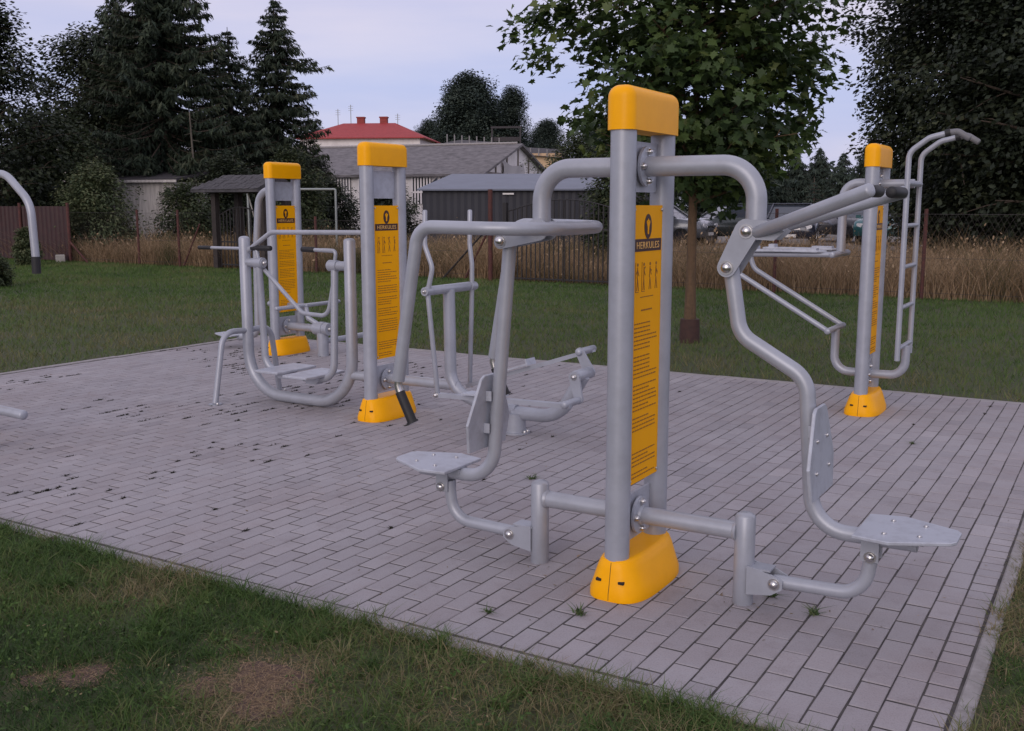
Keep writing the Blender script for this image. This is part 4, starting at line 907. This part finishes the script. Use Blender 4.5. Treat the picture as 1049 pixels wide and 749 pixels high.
for xx in (-1.2,1.2): b.box((xx,2,zat(132,86)-1),(.12,.12,2.4))
b.box((0,2,zat(132,86)+.15),(2.6,.2,.16)); b.box((0,2.2,zat(142,86)),(2.4,.15,.35)); b.build('roof_hatch', TAR, f)
# blue-grey metal shed
STEELB = mat('blue_grey_sheet', (.022,.024,.034), .6, noise=(1,(.017,.018,.025),.4,.7)); ROOFB = mat('blue_grey_metal_roof', (.135,.155,.205), .5, noise=(2,(.11,.125,.165),.4,.7))
D = 33
f = thing('metal_shed', 'low dark blue-grey sheet metal shed with a lighter lean-to roof behind the barred gate', 'shed', (at(433,D),D,-.03), R(-4)); L = 7.6
b = MB(); n = int(L/.11); he_ = zat(194,D)
V = []
for i in range(n+1): y_ = .009 if i % 2 else -.009; V += [(i*L/n,y_,0),(i*L/n,y_,he_)]
b.add(V, [(2*i,2*i+2,2*i+3,2*i+1) for i in range(n)]); b.add([(0,0,0),(0,3.4,0),(0,3.4,he_+.5),(0,0,he_)], [(0,1,2,3)]); b.add([(L,0,0),(L,3.4,0),(L,3.4,he_+.5),(L,0,he_)], [(0,1,2,3)]); b.build('wall', STEELB, f)
b = MB(); ps = [(-.15,-.18,he_-.02),(L+.15,-.18,he_-.02),(L+.15,3.5,he_+.56),(.5,3.5,he_+.56)]; b.add(ps+[(a,c,z+.05) for a,c,z in ps], [(3,2,1,0),(4,5,6,7),(0,1,5,4),(1,2,6,5),(2,3,7,6),(3,0,4,7)]); rf = b.build('roof', ROOFB, f)
b = MB(); b.box((L*.36,-.06,he_-.12),(.35,.08,.05)); b.build('lamp', PAINTW, f)
# old wooden shed on the left
D = 37; PLANK = mat('weathered_planks', (.60,.57,.54), .9, noise=(2.2,(.30,.28,.27),.4,.72,(5,5,.35)), bump=(9,.5,.02))
f = thing('wooden_shed', 'weathered pale plank shed with a dark flat roof under the spruces', 'shed', (at(179,D),D,-.03), R(-14)); he_ = zat(186,D)
b = MB(); rr = random.Random(3)
for i in range(24): b.box((-.07-i*.145,0,he_/2),(.138,.03+rr.uniform(0,.012),he_-rr.uniform(0,.03)))
for i in range(18): b.box((0.02,.09+i*.145,he_/2),(.03+rr.uniform(0,.012),.138,he_))
b.build('plank_wall', PLANK, f)
b = MB(); ps = [(-3.7,-.22,he_+.03),(.22,-.22,he_+.03),(.22,2.9,he_+.45),(-3.7,2.9,he_+.45)]; b.add(ps+[(a,c,z+.08) for a,c,z in ps], [(3,2,1,0),(4,5,6,7),(0,1,5,4),(1,2,6,5),(2,3,7,6),(3,0,4,7)]); b.build('roof', TAR, f)
b = MB(); b.box((-1.75,-.235,he_+.03),(4.0,.03,.09)); b.build('fascia', PLANK, f)
# small buildings glimpsed at far left
h_, rf = gable_house('brick_hut', 'small red brick hut glimpsed over the red fence at the left edge', 'hut', (at(-40,42),42), R(-5), 2.35, 2.2, zat(196,42), zat(183,42), BRICKR, TAR)
h_, rf = gable_house('pale_house', 'pale house mostly hidden behind the elder bush, its chimney showing', 'house', (at(42,62),62), R(-8), 5.2, 5, zat(172,62), zat(160,62), WHITE, TAR)
b = MB(); b.box((1.6,0,zat(156,62)),(.55,.5,1.6)); b.build('chimney', WHITE, rf)

# ------------------------------------------------------------------ parked cars
GLASS = mat('car_glass', (.055,.065,.085), .08, 0, .8); TYRE = mat('tyre_rubber', (.02,.02,.02), .8); LAMP = mat('headlight_glass', (.75,.75,.78), .15); CHROME = mat('chrome', (.7,.7,.72), .2, 1.)
def car(label, x, y, rz, paint, body, estate=False):
    f = thing('parked_car', label, 'car', (x,y,.22), rz, 'cars parked beyond the dry grass'); L, Wd = 4.1, 1.7
    P = [(-2.05,.35),(-2.03,.72),(-1.85,.88),(-1.0,.96),(-.98,.96)]
    top = [(-2.05,.32),(-2.04,.70),(-1.9,.84),(-1.0,.96),(1.75,.97) if estate else (1.45,.98),(2.0,.85),(2.05,.5),(2.0,.32)]
    b = MB(); n = len(top)
    def sect(y_, s_, dz=0.): return [(x_*s_, y_, z_+dz) for x_, z_ in top]
    rows = [sect(-.85,.985,-.02),sect(-.80,1,.0),sect(-.5,1.012,.012),sect(.5,1.012,.012),sect(.80,1,0),sect(.85,.985,-.02)]
    V = [p for r_ in rows for p in r_]; F = [(i*n+k,i*n+k+1,(i+1)*n+k+1,(i+1)*n+k) for i in range(5) for k in range(n-1)]+[(i*n+n-1,i*n,(i+1)*n,(i+1)*n+n-1) for i in range(5)]+[tuple(range(n))[::-1],tuple(range(5*n,6*n))]
    b.add(V,F,0,True); b.build('body', paint, f)
    back = 1.9 if estate else 1.5; rb = 1.6 if estate else 1.0
    lo = [(-1.02,.95),(back,.95)]; hi = [(-.30,1.44),(rb,1.44)]
    b = MB(); vs = []
    for y_, (pts) in ((-.74,lo),(-.58,hi),(.58,hi),(.74,lo)): vs += [(x_,y_,z_) for x_,z_ in pts]
    b.add(vs, [(0,1,3,2),(2,3,5,4),(4,5,7,6),(0,2,4,6),(1,7,5,3)]); b.build('windows', GLASS, f)
    b = MB(); b.prism([(-.40,-.60),(rb+.06,-.60),(rb+.06,.60),(-.40,.60)], UW(1.425), .05, 0, .02)
    for sg in (-1,1):
        for (xa,za),(xb,zb_) in (((-1.06,.955),(-.33,1.45)),((.35,.955),(.36,1.45)),((back+.02,.955),(rb+.04,1.45))): b.tube([(xa,sg*.755,za),(xb,sg*.60,zb_)], .032, 0, 6)
    b.build('roof', paint, f)
    for sg in (-1,1):
        for xx in (-1.28,1.25):
            b = MB(); b.tube([(xx,sg*.68,.31),(xx,sg*.865,.31)], .31, 0, 20); b.tube([(xx,sg*.866,.31),(xx,sg*.872,.31)], .19, 1, 16); b.build('wheel', [TYRE, CHROME], f)
        b = MB(); b.prism(capsule((sg*.50,.69),(sg*.68,.72),.075,.06), lambda a_,c_,h: (-2.03-h,a_,c_), .03); b.build('headlight', LAMP, f)
        b = MB(); b.box((-.85,sg*.93,1.0),(.10,.16,.11)); b.build('mirror', paint, f)
    b = MB(); b.box((-2.06,0,.66),(.02,.75,.09)); b.box((-2.07,0,.42),(.02,.5,.10),1); b.build('grille', [CHROME, PAINTW], f)
YARD = mat('car_yard_gravel', (.20,.18,.16), .95, noise=(3,(.12,.11,.10),.4,.7))
b = MB(); b.add([(-6,31,-.05),(26,31,-.05),(26,33,.22),(-6,33,.22),(-6,60,.22),(26,60,.22),(-9,31,-.05),(-9,60,-.05)], [(0,1,2,3),(3,2,5,4),(6,0,3),(6,3,4,7)]); tag(b.build('car_yard', YARD), kind='structure')
def paint(c): return mat('car_paint', c, .25, .3, .5, coat=.6)
car('pale silver car half hidden behind the maple trunk', at(672,37), 37, R(150), paint((.14,.15,.17)), 0)
car('dark grey-green car seen from the side, right of the maple trunk', at(752,38), 38, R(12), paint((.035,.045,.045)), 0, True)
car('dark blue car with headlights facing the lawn, behind the leg-raise frame', at(812,35.5), 35.5, R(72), paint((.025,.030,.05)), 0)
car('white car whose roof shows behind the dark blue car', at(808,46), 46, R(20), paint((.40,.41,.42)), 0, True)
car('teal car behind the ladder station post', at(912,38), 38, R(60), paint((.03,.13,.14)), 0)
car('black car behind the ladder rungs', at(868,40), 40, R(100), paint((.03,.03,.035)), 0)
# ------------------------------------------------------------------ light, sky, camera
wd = bpy.data.worlds.new('World'); S.world = wd; wd.use_nodes = True; nt = wd.node_tree; bg = nt.nodes['Background']
sky = nt.nodes.new('ShaderNodeTexSky'); sky.sky_type = 'NISHITA'; sky.sun_disc = False; sky.sun_elevation = R(20); sky.sun_rotation = R(202); sky.dust_density = 2
sky.air_density = 1.0
tc = nt.nodes.new('ShaderNodeTexCoord'); sep = nt.nodes.new('ShaderNodeSeparateXYZ'); nt.links.new(tc.outputs['Generated'], sep.inputs[0])
gr = nt.nodes.new('ShaderNodeValToRGB'); e = gr.color_ramp.elements
e[0].position = 0; e[0].color = (.54,.53,.68,1); e[1].position = 1; e[1].color = (.60,.58,.68,1)
for p, c in ((.05,(.53,.53,.69,1)),(.11,(.475,.51,.71,1)),(.17,(.585,.565,.70,1)),(.24,(.645,.585,.70,1)),(.5,(.64,.60,.69,1))): x = e.new(p); x.color = c
nt.links.new(sep.outputs['Z'], gr.inputs[0])
mp = nt.nodes.new('ShaderNodeMapping'); mp.inputs['Scale'].default_value = (1.3,1.3,9); nt.links.new(tc.outputs['Generated'], mp.inputs[0])
cn = nt.nodes.new('ShaderNodeTexNoise'); cn.inputs['Scale'].default_value = 2.2; cn.inputs['Detail'].default_value = 5; nt.links.new(mp.outputs[0], cn.inputs['Vector'])
cr = nt.nodes.new('ShaderNodeValToRGB'); cr.color_ramp.elements[0].position = .35; cr.color_ramp.elements[1].position = .68
cr.color_ramp.elements[0].color = (.86,.90,1.0,1); cr.color_ramp.elements[1].color = (1.08,1.04,1.02,1); nt.links.new(cn.outputs['Fac'], cr.inputs[0])
ml = nt.nodes.new('ShaderNodeMix'); ml.data_type = 'RGBA'; ml.blend_type = 'MULTIPLY'; ml.inputs['Factor'].default_value = 1
nt.links.new(gr.outputs[0], ml.inputs['A']); nt.links.new(cr.outputs[0], ml.inputs['B'])
sc = nt.nodes.new('ShaderNodeVectorMath'); sc.operation = 'SCALE'; sc.inputs['Scale'].default_value = 10.4; nt.links.new(ml.outputs['Result'], sc.inputs[0])
mx = nt.nodes.new('ShaderNodeMix'); mx.data_type = 'RGBA'; mx.inputs['Factor'].default_value = .93
nt.links.new(sky.outputs[0], mx.inputs['A']); nt.links.new(sc.outputs[0], mx.inputs['B']); nt.links.new(mx.outputs['Result'], bg.inputs['Color'])
bg.inputs['Strength'].default_value = .10
sl = bpy.data.lights.new('sun', 'SUN'); sl.energy = .95; sl.angle = R(40); sl.color = (1,.88,.82); so = bpy.data.objects.new('sun', sl); COL.objects.link(so)
so.rotation_euler = (R(70), 0, R(-22))
cam = bpy.data.cameras.new('camera'); cam.sensor_width = 36; cam.lens = 36*1050/1049; cam.clip_end = 3000; cam.clip_start = .05
co = bpy.data.objects.new('camera', cam); COL.objects.link(co); co.location = (0,0,1.6); co.rotation_euler = (PI/2-math.atan(163.5/1050), 0, 0); S.camera = co
vs = S.view_settings; vs.view_transform = 'Standard'; vs.look = 'None'; vs.exposure = .22; vs.gamma = 1; vs.use_curve_mapping = False
